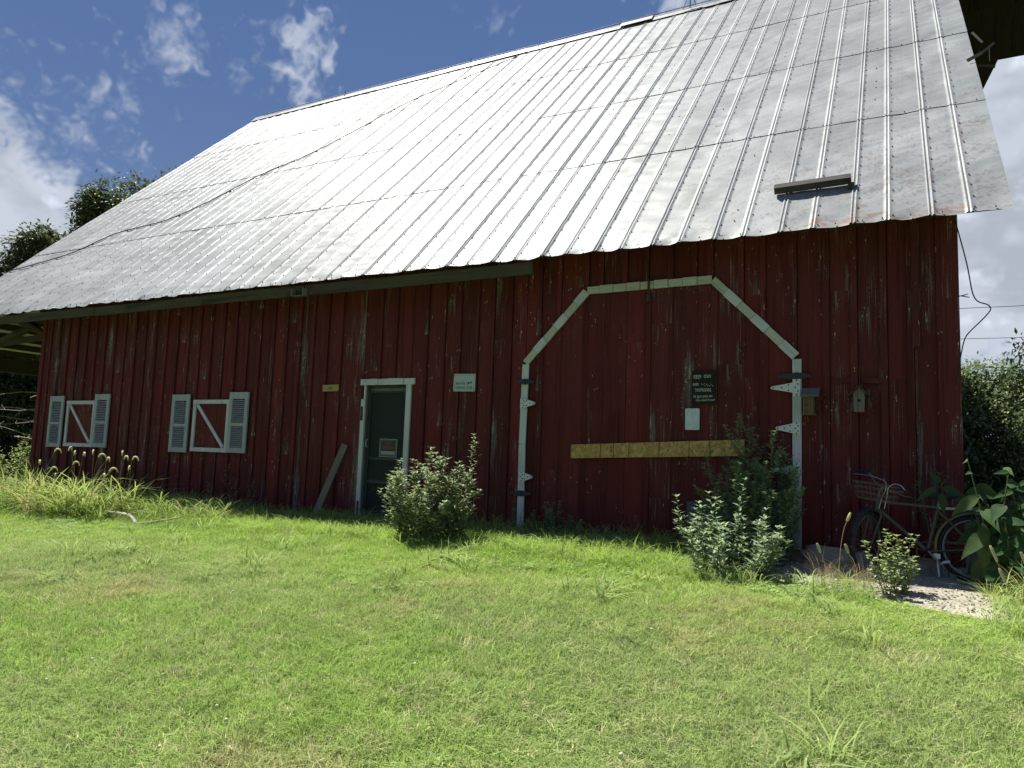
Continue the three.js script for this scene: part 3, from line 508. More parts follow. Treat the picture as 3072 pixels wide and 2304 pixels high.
// leafy weed or bush: stems from one foot, side shoots, leaves round every shoot
function shrub(o) {
  const r = rng(o.seed), y0 = groundY(o.x, o.z) - 0.03, t = thing(o.name, o.label, o.category ?? 'plant', [o.x, y0, o.z], o.group), stems = [], L = new Leaves();
  const shoot = (a, dir, len, rad0, depth, leafScale) => {
    const pts = [a.clone()], n = 6; let d = dir.clone().normalize(), p = a.clone();
    for (let i = 0; i < n; i++) { d.add(V3(0.16 * (r() - 0.5), o.rise ?? 0.07, 0.16 * (r() - 0.5))).normalize(); p = p.clone().addScaledVector(d, len / n); pts.push(p); }
    stems.push(tube(pts, rad0, rad0 * 0.35, 4, 6));
    const curve = new THREE.CatmullRomCurve3(pts), gap = o.gap / (depth ? 1 : 0.8); let turn = r() * 6;
    for (let s = depth ? 0.02 : len * (o.bare ?? 0.22); s < len; s += gap * (0.7 + 0.6 * r())) {
      const q = curve.getPointAt(Math.min(1, s / len)), tg = curve.getTangentAt(Math.min(1, s / len)); turn += 2.4;
      const side = V3(Math.cos(turn), 0, Math.sin(turn)), k = leafScale * (1 - 0.55 * (s / len) ** 2) * (0.75 + 0.5 * r());
      const ld = side.clone().addScaledVector(tg, 0.35 + 0.5 * r()).add(V3(0, o.lift ?? 0.1, 0));
      L.add(q, ld, k * o.leaf, tone(r, o.color, 0.3), V3(0, 1, 0).add(V3(0.6 * (r() - 0.5), 0, 0.6 * (r() - 0.5))));
    }
    for (let i = 0; i < 5; i++) { turn += 1.3; L.add(p, V3(Math.cos(turn) * 0.8, 0.7, Math.sin(turn) * 0.8), leafScale * o.leaf * (0.4 + 0.35 * r()), tone(r, o.tip ?? o.color, 0.2)); }
    if (depth < (o.depth ?? 2)) { const k = Math.round((o.twigs ?? 7) * (depth ? 0.55 : 1)); for (let i = 0; i < k; i++) { const u = mix(o.bare ?? 0.22, 0.93, (i + r()) / k), q = curve.getPointAt(u), tg = curve.getTangentAt(u), an = r() * 6.28; shoot(q, V3(Math.cos(an), 0.25 + 0.4 * r(), Math.sin(an)).addScaledVector(tg, 0.7), len * (o.twigLen ?? 0.36) * (1.1 - 0.6 * u) * (0.7 + 0.6 * r()), rad0 * 0.55, depth + 1, leafScale * 0.85); } }
  };
  for (let i = 0; i < o.stems; i++) { const an = r() * 6.28, k = Math.sqrt((i + 0.5) / o.stems), lean = k * o.spread; shoot(V3(o.x + Math.cos(an) * (o.foot ?? 0.1) * k * (o.wide ?? 1), y0, o.z + Math.sin(an) * (o.foot ?? 0.1) * k), V3(Math.cos(an) * lean * (o.wide ?? 1) + (o.leanX ?? 0), 1, Math.sin(an) * lean), o.h * (1 - 0.35 * k) * (0.75 + 0.4 * r()), o.thick ?? 0.006, 0, 1); }
  for (const [dx, dy, dz, len, lx, lz] of o.sprigs ?? []) shoot(V3(o.x + dx, y0 + dy, o.z + dz), V3(lx ?? 0, 1, lz ?? 0), len, (o.thick ?? 0.006) * 0.8, 1, 0.85);
  part('stem', merge(stems), o.stemMat ?? M2.greenStem, t).position.set(-o.x, -y0, -o.z);
  L.build('foliage', leafGeo(o.leafW ?? 0.4, 0.3, 0.22), t);
  return t;
}
// tree: tapering trunk, a limb to every lobe of the crown, leaves in clumps through the lobes
function tree(o) {
  const r = rng(o.seed), y0 = groundY(o.x, o.z) - 0.1, t = thing(o.name, o.label, 'tree', [o.x, y0, o.z], o.group), L = new Leaves(), limbs = [];
  const top = Math.max(...o.lobes.map((l) => l[1]));
  part('trunk', tube([[o.x, y0, o.z], [o.x + 0.1, mix(y0, top, 0.35), o.z - 0.1], [o.x, mix(y0, top, 0.75), o.z]], o.trunk, o.trunk * 0.35, 8), M2.bark, t).position.set(-o.x, -y0, -o.z);
  for (const [lx, ly, lz, rx, ry, rz, dens = 1] of o.lobes) {
    const from = V3(o.x, mix(y0, ly, 0.55), o.z), to = V3(lx, ly, lz); limbs.push(tube([from, from.clone().lerp(to, 0.5).add(V3(0, 0.15 * ry, 0)), to], o.trunk * 0.4, o.trunk * 0.1, 5));
    const clumps = Math.round(o.clumps * dens * Math.cbrt(rx * ry * rz) ** 2);
    for (let i = 0; i < clumps; i++) {
      const d = unit(r), k = Math.pow(r(), 0.28), wob = 0.72 + 0.56 * fbm(d.x * 1.7 + o.seed, d.y * 1.7, d.z * 1.7, 3), c = V3(lx + d.x * rx * k * wob, ly + d.y * ry * k * wob, lz + d.z * rz * k * wob);
      if (c.y < y0 + 0.1) continue;
      if (i % 3 === 0) limbs.push(tube([to.clone().lerp(c, 0.2), c], o.trunk * 0.07, o.trunk * 0.03, 3, 1));
      const cr = o.clumpR * (0.6 + 0.8 * r()), cc = tone(r, o.color, 0.22);
      for (let q = 0; q < o.per; q++) { const e = unit(r), p = c.clone().addScaledVector(e, cr * Math.cbrt(r())); p.y -= 0.25 * cr * e.x * e.x; const out = e.clone().multiplyScalar(0.5).add(V3(r() - 0.5, 0.1 - 0.5 * r(), r() - 0.5)); L.add(p, out, o.leaf * (0.65 + 0.7 * r()), tone(r, cc, 0.2), V3(0.8 * (r() - 0.5), 1, 0.8 * (r() - 0.5))); }
    }
  }
  part('limb', merge(limbs), M2.bark, t).position.set(-o.x, -y0, -o.z);
  L.build('crown', leafGeo(o.leafW ?? 0.5, 0.25, 0.15), t);
  return t;
}
// a tuft of grass blades in one geometry, foot at the origin
function tuft(seed, n, radius, len, width, bend, segs = 2) {
  const r = rng(seed), pos = [], idx = [];
  for (let b = 0; b < n; b++) {
    const a = r() * 6.28, q = Math.sqrt(r()) * radius, x = Math.cos(a) * q, z = Math.sin(a) * q, l = mix(len[0], len[1], r()), h = r() * 6.28, dx = Math.cos(h), dz = Math.sin(h), bn = bend * (0.3 + r()), w = width * (0.7 + 0.6 * r());
    const base = pos.length / 3;
    for (let s = 0; s <= segs; s++) { const t = s / segs, out = bn * t * t * l, y = l * t * (1 - 0.35 * bn * t * t), hw = w * 0.5 * (s === segs ? 0.06 : 1 - 0.45 * t); pos.push(x + dx * out - dz * hw, y, z + dz * out + dx * hw, x + dx * out + dz * hw, y, z + dz * out - dx * hw); }
    for (let s = 0; s < segs; s++) { const k = base + s * 2; idx.push(k, k + 1, k + 3, k, k + 3, k + 2); }
  }
  const g = new THREE.BufferGeometry(); g.setAttribute('position', new THREE.Float32BufferAttribute(pos, 3)); g.setIndex(idx); g.computeVertexNormals(); return g;
}
const bladeMat = std({ roughness: 0.97, side: THREE.DoubleSide, transmission: 0.4, thickness: 0, specularIntensity: 0.2 });
function spread(name, geo, spots, userData, parent = scene) {
  const im = new THREE.InstancedMesh(geo, bladeMat, spots.length), m = new THREE.Matrix4(), q = new THREE.Quaternion(), c = new THREE.Color();
  spots.forEach(([x, y, z, s, sy, turn, col, tx = 0, tz = 0], i) => { q.setFromEuler(new THREE.Euler(tx, turn, tz)); im.setMatrixAt(i, m.compose(V3(x, y, z), q, V3(s, sy, s))); im.setColorAt(i, c.setRGB(...col)); });
  im.name = parent === scene ? numbered(name) : name; im.userData = userData; parent.add(shade(im)); return im;
}

// ---------------------------------------------------------------- lawn grass
const inPath = (x, z) => x > -1.5 && x < 0.75 + 0.15 * n2(z * 4, 2) && z < pathFront(x) - 0.03 + 0.14 * (n2(x * 5, 3) - 0.5);
const lawnTone = (x, z, r) => {
  const dry = sst(0.54, 0.78, fbm(x * 0.9 + 3, z * 1.2 + 8, 4, 4) * 0.75 + 0.25 * n2(x * 5, z * 5) + 0.05 * sst(2.5, 6, z)), lush = fbm(x * 0.5, z * 0.6, 9, 3);
  const near = sst(4.2, 1.0, z);
  let c = mix3([0.35, 0.45, 0.155], [0.34, 0.48, 0.12], sst(0.35, 0.65, lush));
  c = mix3(c, [0.38, 0.55, 0.1], near * 0.85);
  c = mix3(c, [0.54, 0.46, 0.25], dry * (1 - near * 0.8) * (0.35 + 0.5 * r()));
  if (r() < 0.09) c = [0.6, 0.55, 0.33];
  const k = 0.66 + 0.68 * r(); return c.map((v) => v * k);
};
{
  const r = rng(99), kinds = [[], [], [], []];
  const want = 46000; let n = 0, guard = 0;
  while (n < want && guard++ < 600000) {
    const z = mix(0.35, 7.2, r()), x = mix(-18, 2.6, Math.pow(r(), 0.72));
    const yaw = Math.atan2(x, 8.2 - z) * 180 / Math.PI, dist = Math.hypot(x, 8.2 - z);
    if (yaw < -73 || yaw > 22 || dist < 2.2) continue;
    if (dist > 8 && r() < sst(8, 20, dist) * 0.5) continue;
    if (inPath(x, z) || (z < 0.5 && r() < 0.5)) continue;
    const tall = (x > -1.6 ? mix(0.45, 1, sst(0.05, 1.2, z - pathFront(x))) : mix(1, 1.75, sst(2.4, 0.9, z))) * (0.75 + 0.5 * fbm(x * 0.8, z * 0.8, 2, 2)), s = 0.85 + 0.4 * r();
    kinds[n % 4].push([x, groundY(x, z) - 0.008, z, s, s * tall, r() * 6.28, lawnTone(x, z, r), 0.2 * (r() - 0.5), 0.2 * (r() - 0.5)]); n++;
  }
  kinds.forEach((k, i) => spread('grass', tuft(300 + i, 26, 0.075, [0.04, 0.1], 0.0044, 1.0, 2), k, { label: 'short sunlit grass of the mown lawn in front of the barn', category: 'grass', kind: 'stuff', group: 'lawn grass' }));
  // coarser clumps of crabgrass in the lawn, and the unmown fringe along the wall
  const coarse = [], fringe = [], straw = [];
  const clump = (x, z, k, rad) => { for (let i = 0; i < k; i++) { const a = r() * 6.28, q = Math.sqrt(r()) * rad, X = x + Math.cos(a) * q, Z = z + Math.sin(a) * q, s = 0.8 + 0.7 * r(); if (!inPath(X, Z)) coarse.push([X, groundY(X, Z) - 0.01, Z, s, s * (0.7 + 0.4 * r()), r() * 6.28, tone(r, [0.33, 0.43, 0.14], 0.25), 0.3 * (r() - 0.5), 0.3 * (r() - 0.5)]); } };
  for (let i = 0; i < 70; i++) clump(mix(-15, 1.5, r()), mix(1.3, 4.6, r() * r()), 1 + Math.floor(r() * 3), 0.2);
  clump(-7.4, 3.35, 14, 0.4); clump(-6.6, 3.6, 7, 0.3); clump(-6.7, 4.2, 5, 0.2); clump(-5.4, 3.3, 8, 0.35); clump(-0.3, 4.3, 5, 0.45); clump(-2.2, 2.6, 8, 0.3); clump(-3.6, 2.0, 9, 0.4);
  for (let i = 0; i < 2000; i++) { const x = mix(-17, -1.6, r()), z = 0.12 + 1.1 * r() * r() + (x < -8 ? 0.6 * r() : 0), s = (0.55 + 0.6 * r()) * mix(1, 1.5, sst(-7.5, -10, x)); if (r() < 0.35 && z < 0.4 && x > -8) continue; fringe.push([x, groundY(x, z) - 0.01, z, s, s * (0.55 + 0.5 * r()), r() * 6.28, tone(r, [0.3, 0.42, 0.1], 0.3), 0.35 * (r() - 0.5), 0.35 * (r() - 0.5)]); }
  for (let i = 0; i < 1500; i++) { const x = mix(-9.5, -1.9, r()), z = 0.85 + 0.75 * r() * (0.6 + 0.8 * n2(x * 2, 5)), s = 0.4 + 0.45 * r(); fringe.push([x, groundY(x, z) - 0.01, z, s, s * (0.6 + 0.45 * r()), r() * 6.28, tone(r, [0.38, 0.52, 0.12], 0.3), 0.35 * (r() - 0.5), 0.35 * (r() - 0.5)]); }
  for (let i = 0; i < 240; i++) { const x = mix(0.62, 1.9, r()), z = mix(1.25, 2.3, r()), s = 0.35 + 0.4 * r(); fringe.push([x, groundY(x, z) - 0.01, z, s, s * 0.8, r() * 6.28, tone(r, [0.36, 0.48, 0.13], 0.3), 0.35 * (r() - 0.5), 0.35 * (r() - 0.5)]); }
  for (const [cx, cz, k, sx] of [[-3.9, 1.0, 60, 0.7], [-2.9, 0.9, 30, 0.8], [-0.42, 1.6, 16, 0.2], [-1.5, 1.5, 24, 0.35]]) for (let i = 0; i < k; i++) { const x = cx + (r() - 0.5) * 2 * sx, z = cz + (r() - 0.5) * 0.5, s = 0.4 + 0.5 * r(); fringe.push([x, groundY(x, z) - 0.01, z, s, s * 0.8, r() * 6.28, tone(r, [0.3, 0.41, 0.11], 0.3), 0.35 * (r() - 0.5), 0.35 * (r() - 0.5)]); }
  for (const [cx, cz, k, sx] of [[-4.2, 0.35, 26, 0.45], [-7.6, 0.3, 30, 0.8], [-6.5, 0.35, 16, 0.35], [-9.8, 0.55, 36, 1.0], [-0.4, 1.2, 26, 0.28], [-2.7, 0.4, 20, 0.7], [-4.0, 0.4, 16, 0.3]]) for (let i = 0; i < k; i++) { const x = cx + (r() - 0.5) * 2 * sx, z = cz + (r() - 0.5) * 0.4, s = 0.5 + 0.6 * r(); straw.push([x, groundY(x, z) - 0.01, z, s, s, r() * 6.28, tone(r, [0.36, 0.28, 0.17], 0.3), 0.4 * (r() - 0.5), 0.4 * (r() - 0.5)]); }
  spread('coarse_grass', tuft(401, 16, 0.05, [0.1, 0.22], 0.008, 1.2, 4), coarse, { label: 'coarse arching crabgrass clumps standing out of the mown lawn', category: 'grass', kind: 'stuff' });
  spread('unmown_grass', tuft(402, 22, 0.09, [0.16, 0.4], 0.0075, 1.0, 4), fringe, { label: 'long unmown grass growing along the foot of the barn wall', category: 'grass', kind: 'stuff' });
  spread('dry_grass', tuft(403, 9, 0.05, [0.16, 0.42], 0.003, 0.7, 3), straw, { label: 'thin dry straw-coloured grass stalks against the barn wall', category: 'grass', kind: 'stuff' });
  const clover = []; for (let i = 0; i < 3200; i++) { const z = 0.9 + 3.6 * r() * r(), x = mix(-15, -0.5, r()); if (inPath(x, z) || fbm(x * 1.3, z * 1.6, 21, 3) < 0.5) continue; const s = 0.8 + 0.6 * r(); clover.push([x, groundY(x, z) + 0.03 + 0.03 * r(), z, s, s, r() * 6.28, tone(r, [0.27, 0.4, 0.13], 0.25), 0.4 * (r() - 0.5), 0.4 * (r() - 0.5)]); }
  const cg = []; for (let i = 0; i < 9; i++) { const a = i * 2.4, q = 0.012 + 0.004 * i; cg.push(new THREE.CircleGeometry(0.011, 6).rotateX(-Math.PI / 2 + 0.3 * Math.sin(i * 3)).translate(Math.cos(a) * q, 0.006 * (i % 3), Math.sin(a) * q)); }
  spread('clover', merge(cg), clover, { label: 'low clover leaves mixed into the grass near the barn', category: 'clover', kind: 'stuff' });
  // white clover heads and fallen bits on the lawn
  const spots = []; for (let i = 0; i < 26; i++) spots.push([mix(-9, 1.5, r()), mix(1.6, 6, r())]);
  const cl = new THREE.InstancedMesh(new THREE.IcosahedronGeometry(0.009, 1), std({ color: new THREE.Color().setRGB(0.6, 0.58, 0.5), roughness: 0.9 }), spots.length), m = new THREE.Matrix4();
  spots.forEach(([x, z], i) => cl.setMatrixAt(i, m.makeTranslation(x, groundY(x, z) + 0.055, z))); cl.name = 'clover_flowers'; cl.userData = { label: 'tiny white clover heads dotted over the lawn', category: 'flowers', kind: 'stuff' }; scene.add(shade(cl));
}

// ---------------------------------------------------------------- foxtail grass
function foxtail(o) {
  const r = rng(o.seed), t = thing('foxtail_grass', o.label, 'grass', [o.x, groundY(o.x, o.z), o.z], o.group), blades = [];
  for (let i = 0; i < o.n; i++) { const x = (r() - 0.5) * 2 * o.rx, z = (r() - 0.5) * 2 * o.rz, s = o.size * (0.55 + 0.7 * r()); blades.push([x, groundY(o.x + x, o.z + z) - groundY(o.x, o.z) - 0.02, z, s, s * (0.7 + 0.5 * r()), r() * 6.28, tone(r, r() < 0.12 ? [0.48, 0.43, 0.19] : [0.37, 0.46, 0.13], 0.3), 0.3 * (r() - 0.5), 0.3 * (r() - 0.5)]); }
  spread('leaf_blades', tuft(o.seed + 1, 12, 0.07, [0.3, 0.62], 0.014, 1.25, 5), blades, { kind: 'stuff' }, t);
  for (const [x, z, h, lean, turn] of o.heads) {
    const dx = Math.cos(turn), dz = Math.sin(turn), top = V3(x + dx * lean, h, z + dz * lean), hl = o.head ?? 0.11;
    const pts = [V3(x, 0, z), V3(x + dx * lean * 0.25, h * 0.55, z + dz * lean * 0.25), top.clone().add(V3(-dx * 0.02, -0.05, -dz * 0.02)), top];
    part('stalk', tube(pts, 0.0028, 0.002, 4, 10), M2.straw, t).position.set(0, 0, 0);
    const b = o.straight ? [top, top.clone().add(V3(dx * hl * 0.35, hl * 0.93, dz * hl * 0.35))] : [top, top.clone().add(V3(dx * hl * 0.3, hl * 0.3, dz * hl * 0.3)), top.clone().add(V3(dx * hl * 0.65, hl * 0.28, dz * hl * 0.65)), top.clone().add(V3(dx * hl * 0.95, -hl * 0.1, dz * hl * 0.95))];
    const g = tube(b, 1, 1, 7, 14), p = g.attributes.position, curve = b.length === 2 ? new THREE.LineCurve3(...b) : new THREE.CatmullRomCurve3(b, false, 'centripetal');
    for (let i = 0; i <= 14; i++) { const c = curve.getPointAt(i / 14), w = (0.0035 + 0.0085 * Math.pow(Math.sin(Math.PI * Math.min(0.97, 0.08 + 0.9 * i / 14)), 0.6)) * (i % 2 ? 1.15 : 0.85); for (let k = 0; k < 8; k++) { const q = i * 8 + k, v = V3(p.getX(q), p.getY(q), p.getZ(q)).sub(c).normalize(); p.setXYZ(q, c.x + v.x * w * (k % 2 ? 1.2 : 0.8), c.y + v.y * w * (k % 2 ? 1.2 : 0.8), c.z + v.z * w); } }
    g.computeVertexNormals(); part('seed_head', g, M2.head, t).position.set(0, 0, 0);
  }
}
M2.head = std({ color: new THREE.Color().setRGB(0.46, 0.46, 0.24), roughness: 0.9, sheen: 0.5, sheenRoughness: 0.6, sheenColor: new THREE.Color(0.8, 0.75, 0.5) });
{
  const r = rng(700), H = (n, rx, rz, h0, h1) => [...Array(n)].map(() => [(r() - 0.5) * 2 * rx, (r() - 0.5) * 2 * rz, mix(h0, h1, r()), 0.08 + 0.22 * r(), -0.6 + 1.6 * r()]);
  foxtail({ x: -11.0, z: 1.2, n: 95, rx: 1.15, rz: 0.42, size: 1.3, head: 0.15, heads: H(16, 1.0, 0.3, 0.55, 1.02), seed: 710, label: 'tall foxtail grass clump with drooping seed heads below the shuttered hatches' });
  foxtail({ x: -13.5, z: 1.0, n: 130, rx: 1.2, rz: 0.45, size: 1.2, heads: H(4, 1.0, 0.3, 0.5, 0.7), seed: 720, label: 'arching foxtail grass clump below the leftmost shutter at the barn corner' });
  foxtail({ x: -8.9, z: 1.05, n: 60, rx: 1.1, rz: 0.25, size: 0.8, heads: [], seed: 715, label: 'low loose grass below and right of the second shuttered hatch' });
  foxtail({ x: -15.2, z: 1.2, n: 100, rx: 0.9, rz: 0.6, size: 1.1, heads: H(5, 0.7, 0.4, 0.5, 0.75), seed: 730, label: 'foxtail grass clump at the left edge beyond the barn corner' });
  foxtail({ x: 0.95, z: 1.35, n: 44, rx: 0.34, rz: 0.3, size: 0.62, head: 0.13, heads: [[-0.12, 0, 0.33, 0.17, 3.4], [-0.06, -0.05, 0.3, 0.03, 3], [-0.1, 0.06, 0.17, 0.14, 3.3], [0.05, 0, 0.27, 0.14, 3.6]], straight: true, seed: 740, label: 'foxtail grass with three yellow heads at the right end of the gravel strip' });
  foxtail({ x: -0.47, z: 1.2, n: 6, rx: 0.16, rz: 0.06, size: 0.4, head: 0.085, heads: [[0, 0, 0.55, 0.07, 0.1], [-0.08, 0.02, 0.27, 0.06, 3.1], [0.14, 0, 0.28, 0.06, 3.2]], straight: true, seed: 750, label: 'thin foxtail stalks with one tall yellow head on the gravel strip' });
}

// ---------------------------------------------------------------- bushes and weeds in front of the wall
shrub({ name: 'bush', label: 'bushy grey-green shrub in sunlight just right of the screen door', category: 'bush', x: -4.62, z: 1.28, stems: 25, h: 1.02, spread: 0.42, foot: 0.22, wide: 1.25, gap: 0.022, leaf: 0.094, leafW: 0.42, color: [0.25, 0.32, 0.16], tip: [0.34, 0.41, 0.22], twigs: 7, twigLen: 0.34, thick: 0.007, bare: 0.08, stemMat: M2.twig, seed: 801, sprigs: [[0.42, 0.55, -0.1, 0.72, 0.05], [-0.42, 0.55, 0, 0.4, -0.06], [-0.2, 0.6, 0, 0.36, 0.03], [0.1, 0.55, 0, 0.5, 0.02], [-0.5, 0.2, 0.05, 0.45, -0.5], [0.3, 0.5, 0, 0.42, 0.1]] });
shrub({ name: 'weed', label: 'leafy pale green weed in sunlight before the garage door', category: 'weed', x: -1.45, z: 1.2, stems: 34, h: 0.66, spread: 0.6, foot: 0.3, wide: 1.3, gap: 0.024, leaf: 0.1, leafW: 0.4, color: [0.24, 0.33, 0.18], tip: [0.34, 0.43, 0.24], twigs: 5, twigLen: 0.3, depth: 1, bare: 0.08, seed: 811, sprigs: [[0.12, 0.42, -0.1, 0.48, 0.05], [-0.08, 0.4, -0.1, 0.36, -0.1], [-0.38, 0.35, 0, 0.36, -0.15], [0.32, 0.3, 0, 0.34, 0.12]] });
shrub({ name: 'weed', label: 'tall dark feathery weed in the shade against the right jamb of the garage door', category: 'weed', x: -1.26, z: 0.45, stems: 30, h: 1.42, spread: 0.22, foot: 0.3, wide: 1.25, gap: 0.017, leaf: 0.08, leafW: 0.3, color: [0.22, 0.31, 0.17], twigs: 11, twigLen: 0.26, bare: 0.06, thick: 0.006, seed: 821 });
shrub({ name: 'weed', label: 'low dark weed in the shade by the left jamb of the garage door', category: 'weed', x: -3.5, z: 0.4, stems: 14, h: 0.55, spread: 0.4, foot: 0.16, wide: 1.4, gap: 0.016, leaf: 0.06, leafW: 0.3, color: [0.22, 0.31, 0.16], twigs: 6, twigLen: 0.3, bare: 0.06, seed: 831 });
shrub({ name: 'sapling', label: 'small sapling with round pale green leaves in front of the bicycle', category: 'plant', x: -0.06, z: 1.42, stems: 11, h: 0.58, spread: 0.55, foot: 0.07, wide: 1.1, gap: 0.026, leaf: 0.062, leafW: 0.66, color: [0.24, 0.32, 0.11], tip: [0.33, 0.4, 0.17], twigs: 5, twigLen: 0.36, depth: 1, bare: 0.12, thick: 0.004, stemMat: M2.twig, seed: 841 });
shrub({ name: 'weed', label: 'thin weed between the bushy shrub and the garage door', category: 'weed', x: -4.05, z: 0.4, stems: 5, h: 0.55, spread: 0.3, foot: 0.12, gap: 0.03, leaf: 0.045, leafW: 0.36, color: [0.2, 0.28, 0.14], twigs: 5, twigLen: 0.3, depth: 1, bare: 0.1, thick: 0.004, stemMat: M2.twig, seed: 851 });
shrub({ name: 'weed', label: 'dark spindly weed against the wall right of the second shuttered hatch', category: 'weed', x: -8.75, z: 0.32, stems: 6, h: 0.85, spread: 0.28, foot: 0.3, wide: 1.3, gap: 0.026, leaf: 0.045, leafW: 0.24, color: [0.2, 0.28, 0.15], twigs: 8, twigLen: 0.22, bare: 0.08, thick: 0.004, seed: 861 });
shrub({ name: 'weed', label: 'low blue-green weed at the grass edge below the second shuttered hatch', category: 'weed', x: -9.1, z: 0.85, stems: 8, h: 0.42, spread: 0.6, foot: 0.25, wide: 1.5, gap: 0.03, leaf: 0.055, leafW: 0.5, color: [0.22, 0.31, 0.19], twigs: 4, twigLen: 0.35, depth: 1, bare: 0.1, thick: 0.004, seed: 871 });
shrub({ name: 'weed', label: 'leafy weed among the foxtail heads', category: 'weed', x: -12.0, z: 1.1, stems: 5, h: 0.72, spread: 0.2, foot: 0.12, gap: 0.024, leaf: 0.09, leafW: 0.26, color: [0.25, 0.33, 0.13], twigs: 3, twigLen: 0.2, depth: 1, bare: 0.1, seed: 881 });

// ---------------------------------------------------------------- broad-leaved plant over the bicycle, every leaf a part
{
  const r = rng(900), X = 0.86, Z = 0.78, y0 = groundY(X, Z), t = thing('broad_leaved_plant', 'dark green plant with very large oval leaves covering the rear wheel of the bicycle', 'plant', [X, y0, Z]);
  const vein = dataTex(256, 512, (i, j) => { const x = Math.abs(i / 256 - 0.5), y = j / 512, side = Math.abs(((y - x * 1.1) * 9 % 1 + 1) % 1 - 0.5), v = Math.max(sst(0.014, 0.006, x), sst(0.05, 0.015, side) * 0.6), n = 0.8 + 0.35 * (fbm(i / 16, j / 16, 3, 3) - 0.3), sp = sst(0.74, 0.8, fbm(i / 9, j / 9, 7, 2)); return mix3(mix3([n, n, n], [1.0, 1.0, 1.0], v), [0.75, 0.6, 0.45], sp * 0.7); });
  const mat = [[0.05, 0.105, 0.036], [0.06, 0.125, 0.044], [0.044, 0.09, 0.032], [0.085, 0.145, 0.05]].map((c) => std({ color: new THREE.Color().setRGB(...c), roughness: 0.75, map: vein, side: THREE.DoubleSide, transmission: 0.3, thickness: 0, specularIntensity: 0.25 }));
  const big = (seed, w, fold, droop) => { const g = leafGeo(w, fold, droop, true), p = g.attributes.position; for (let i = 0; i < p.count; i++) p.setZ(i, p.getZ(i) + 0.03 * (n3(p.getX(i) * 6 + seed, p.getY(i) * 5, seed) - 0.5)); g.computeVertexNormals(); return g; };
  const geos = [big(1, 0.38, 0.3, 0.25), big(2, 0.44, 0.2, 0.4), big(3, 0.34, 0.36, 0.15), big(4, 0.42, 0.25, 0.32)];
  const leaf = (x, y, z, dx, dy, dz, s) => { const m = new THREE.Mesh(geos[Math.floor(r() * 4)], mat[Math.floor(r() * 4)]), Y = V3(dx, dy, dz).normalize(), N = V3(0.4 * (r() - 0.5) - 0.15, 0.7, 1.1 + 0.3 * r()), Xv = V3().crossVectors(Y, N).normalize(), Zv = V3().crossVectors(Xv, Y); m.applyMatrix4(new THREE.Matrix4().makeBasis(Xv, Y, Zv).scale(V3(s, s, s)).setPosition(x - X, y - y0, z - Z)); m.name = 'leaf'; t.add(shade(m)); };
  const stems = [];
  for (let k = 0; k < 26; k++) {
    const fx = X + (r() - 0.2) * 0.95, fz = Z + (r() - 0.55) * 0.55, h = 0.6 + 0.55 * r(), lx = (r() - 0.6) * 0.34, lz = (r() - 0.4) * 0.22, pts = [[fx, groundY(fx, fz) - 0.02, fz], [fx + lx * 0.4, y0 + h * 0.55, fz + lz * 0.4], [fx + lx, y0 + h, fz + lz]];
    stems.push(tube(pts, 0.009, 0.004, 6, 8));
    for (let i = 0; i < 10; i++) { const u = mix(0.2, 1, i / 9), a = i * 2.4 + k, px = fx + lx * u * u, pz = fz + lz * u * u; leaf(px, y0 + h * u, pz, Math.cos(a), 0.1 - 0.9 * (1 - u) - 0.5 * r(), Math.sin(a) * 0.8 + 0.3, (0.17 + 0.15 * r()) * (i > 6 ? 0.65 : 1)); }
  }
  // leaves that the photograph shows singly: over the saddle, hanging before the wheel
  leaf(0.3, 0.72, 0.55, -0.75, -0.5, 0.3, 0.2); leaf(0.33, 0.68, 0.6, 0.12, -1, 0.25, 0.19); leaf(0.34, 0.73, 0.6, 0.8, -0.35, 0.3, 0.21); leaf(0.32, 0.75, 0.5, -0.3, 0.6, 0.4, 0.14); leaf(0.62, 0.35, 0.95, -0.05, -1, 0.15, 0.29); leaf(0.6, 0.46, 0.98, 0.1, -1, 0.2, 0.24); leaf(0.78, 0.52, 0.95, 0.25, -1, 0.2, 0.3); leaf(0.55, 0.56, 0.9, 0.95, -0.1, 0.4, 0.26); leaf(0.5, 0.7, 0.85, 0.9, 0.05, 0.35, 0.28); leaf(0.85, 0.3, 1.05, 0.1, -1, 0.2, 0.3);
  part('stem', merge(stems), M2.greenStem, t).position.set(-X, -y0, -Z);
  t.children[t.children.length - 1].updateMatrix();
}
shrub({ name: 'weed', label: 'thin dark seedling shoots beside the barn corner above the bicycle saddle', category: 'weed', x: 0.42, z: 0.3, stems: 5, h: 1.15, spread: 0.14, foot: 0.14, gap: 0.035, leaf: 0.09, leafW: 0.34, color: [0.1, 0.17, 0.07], twigs: 3, twigLen: 0.16, depth: 1, bare: 0.55, seed: 905 });

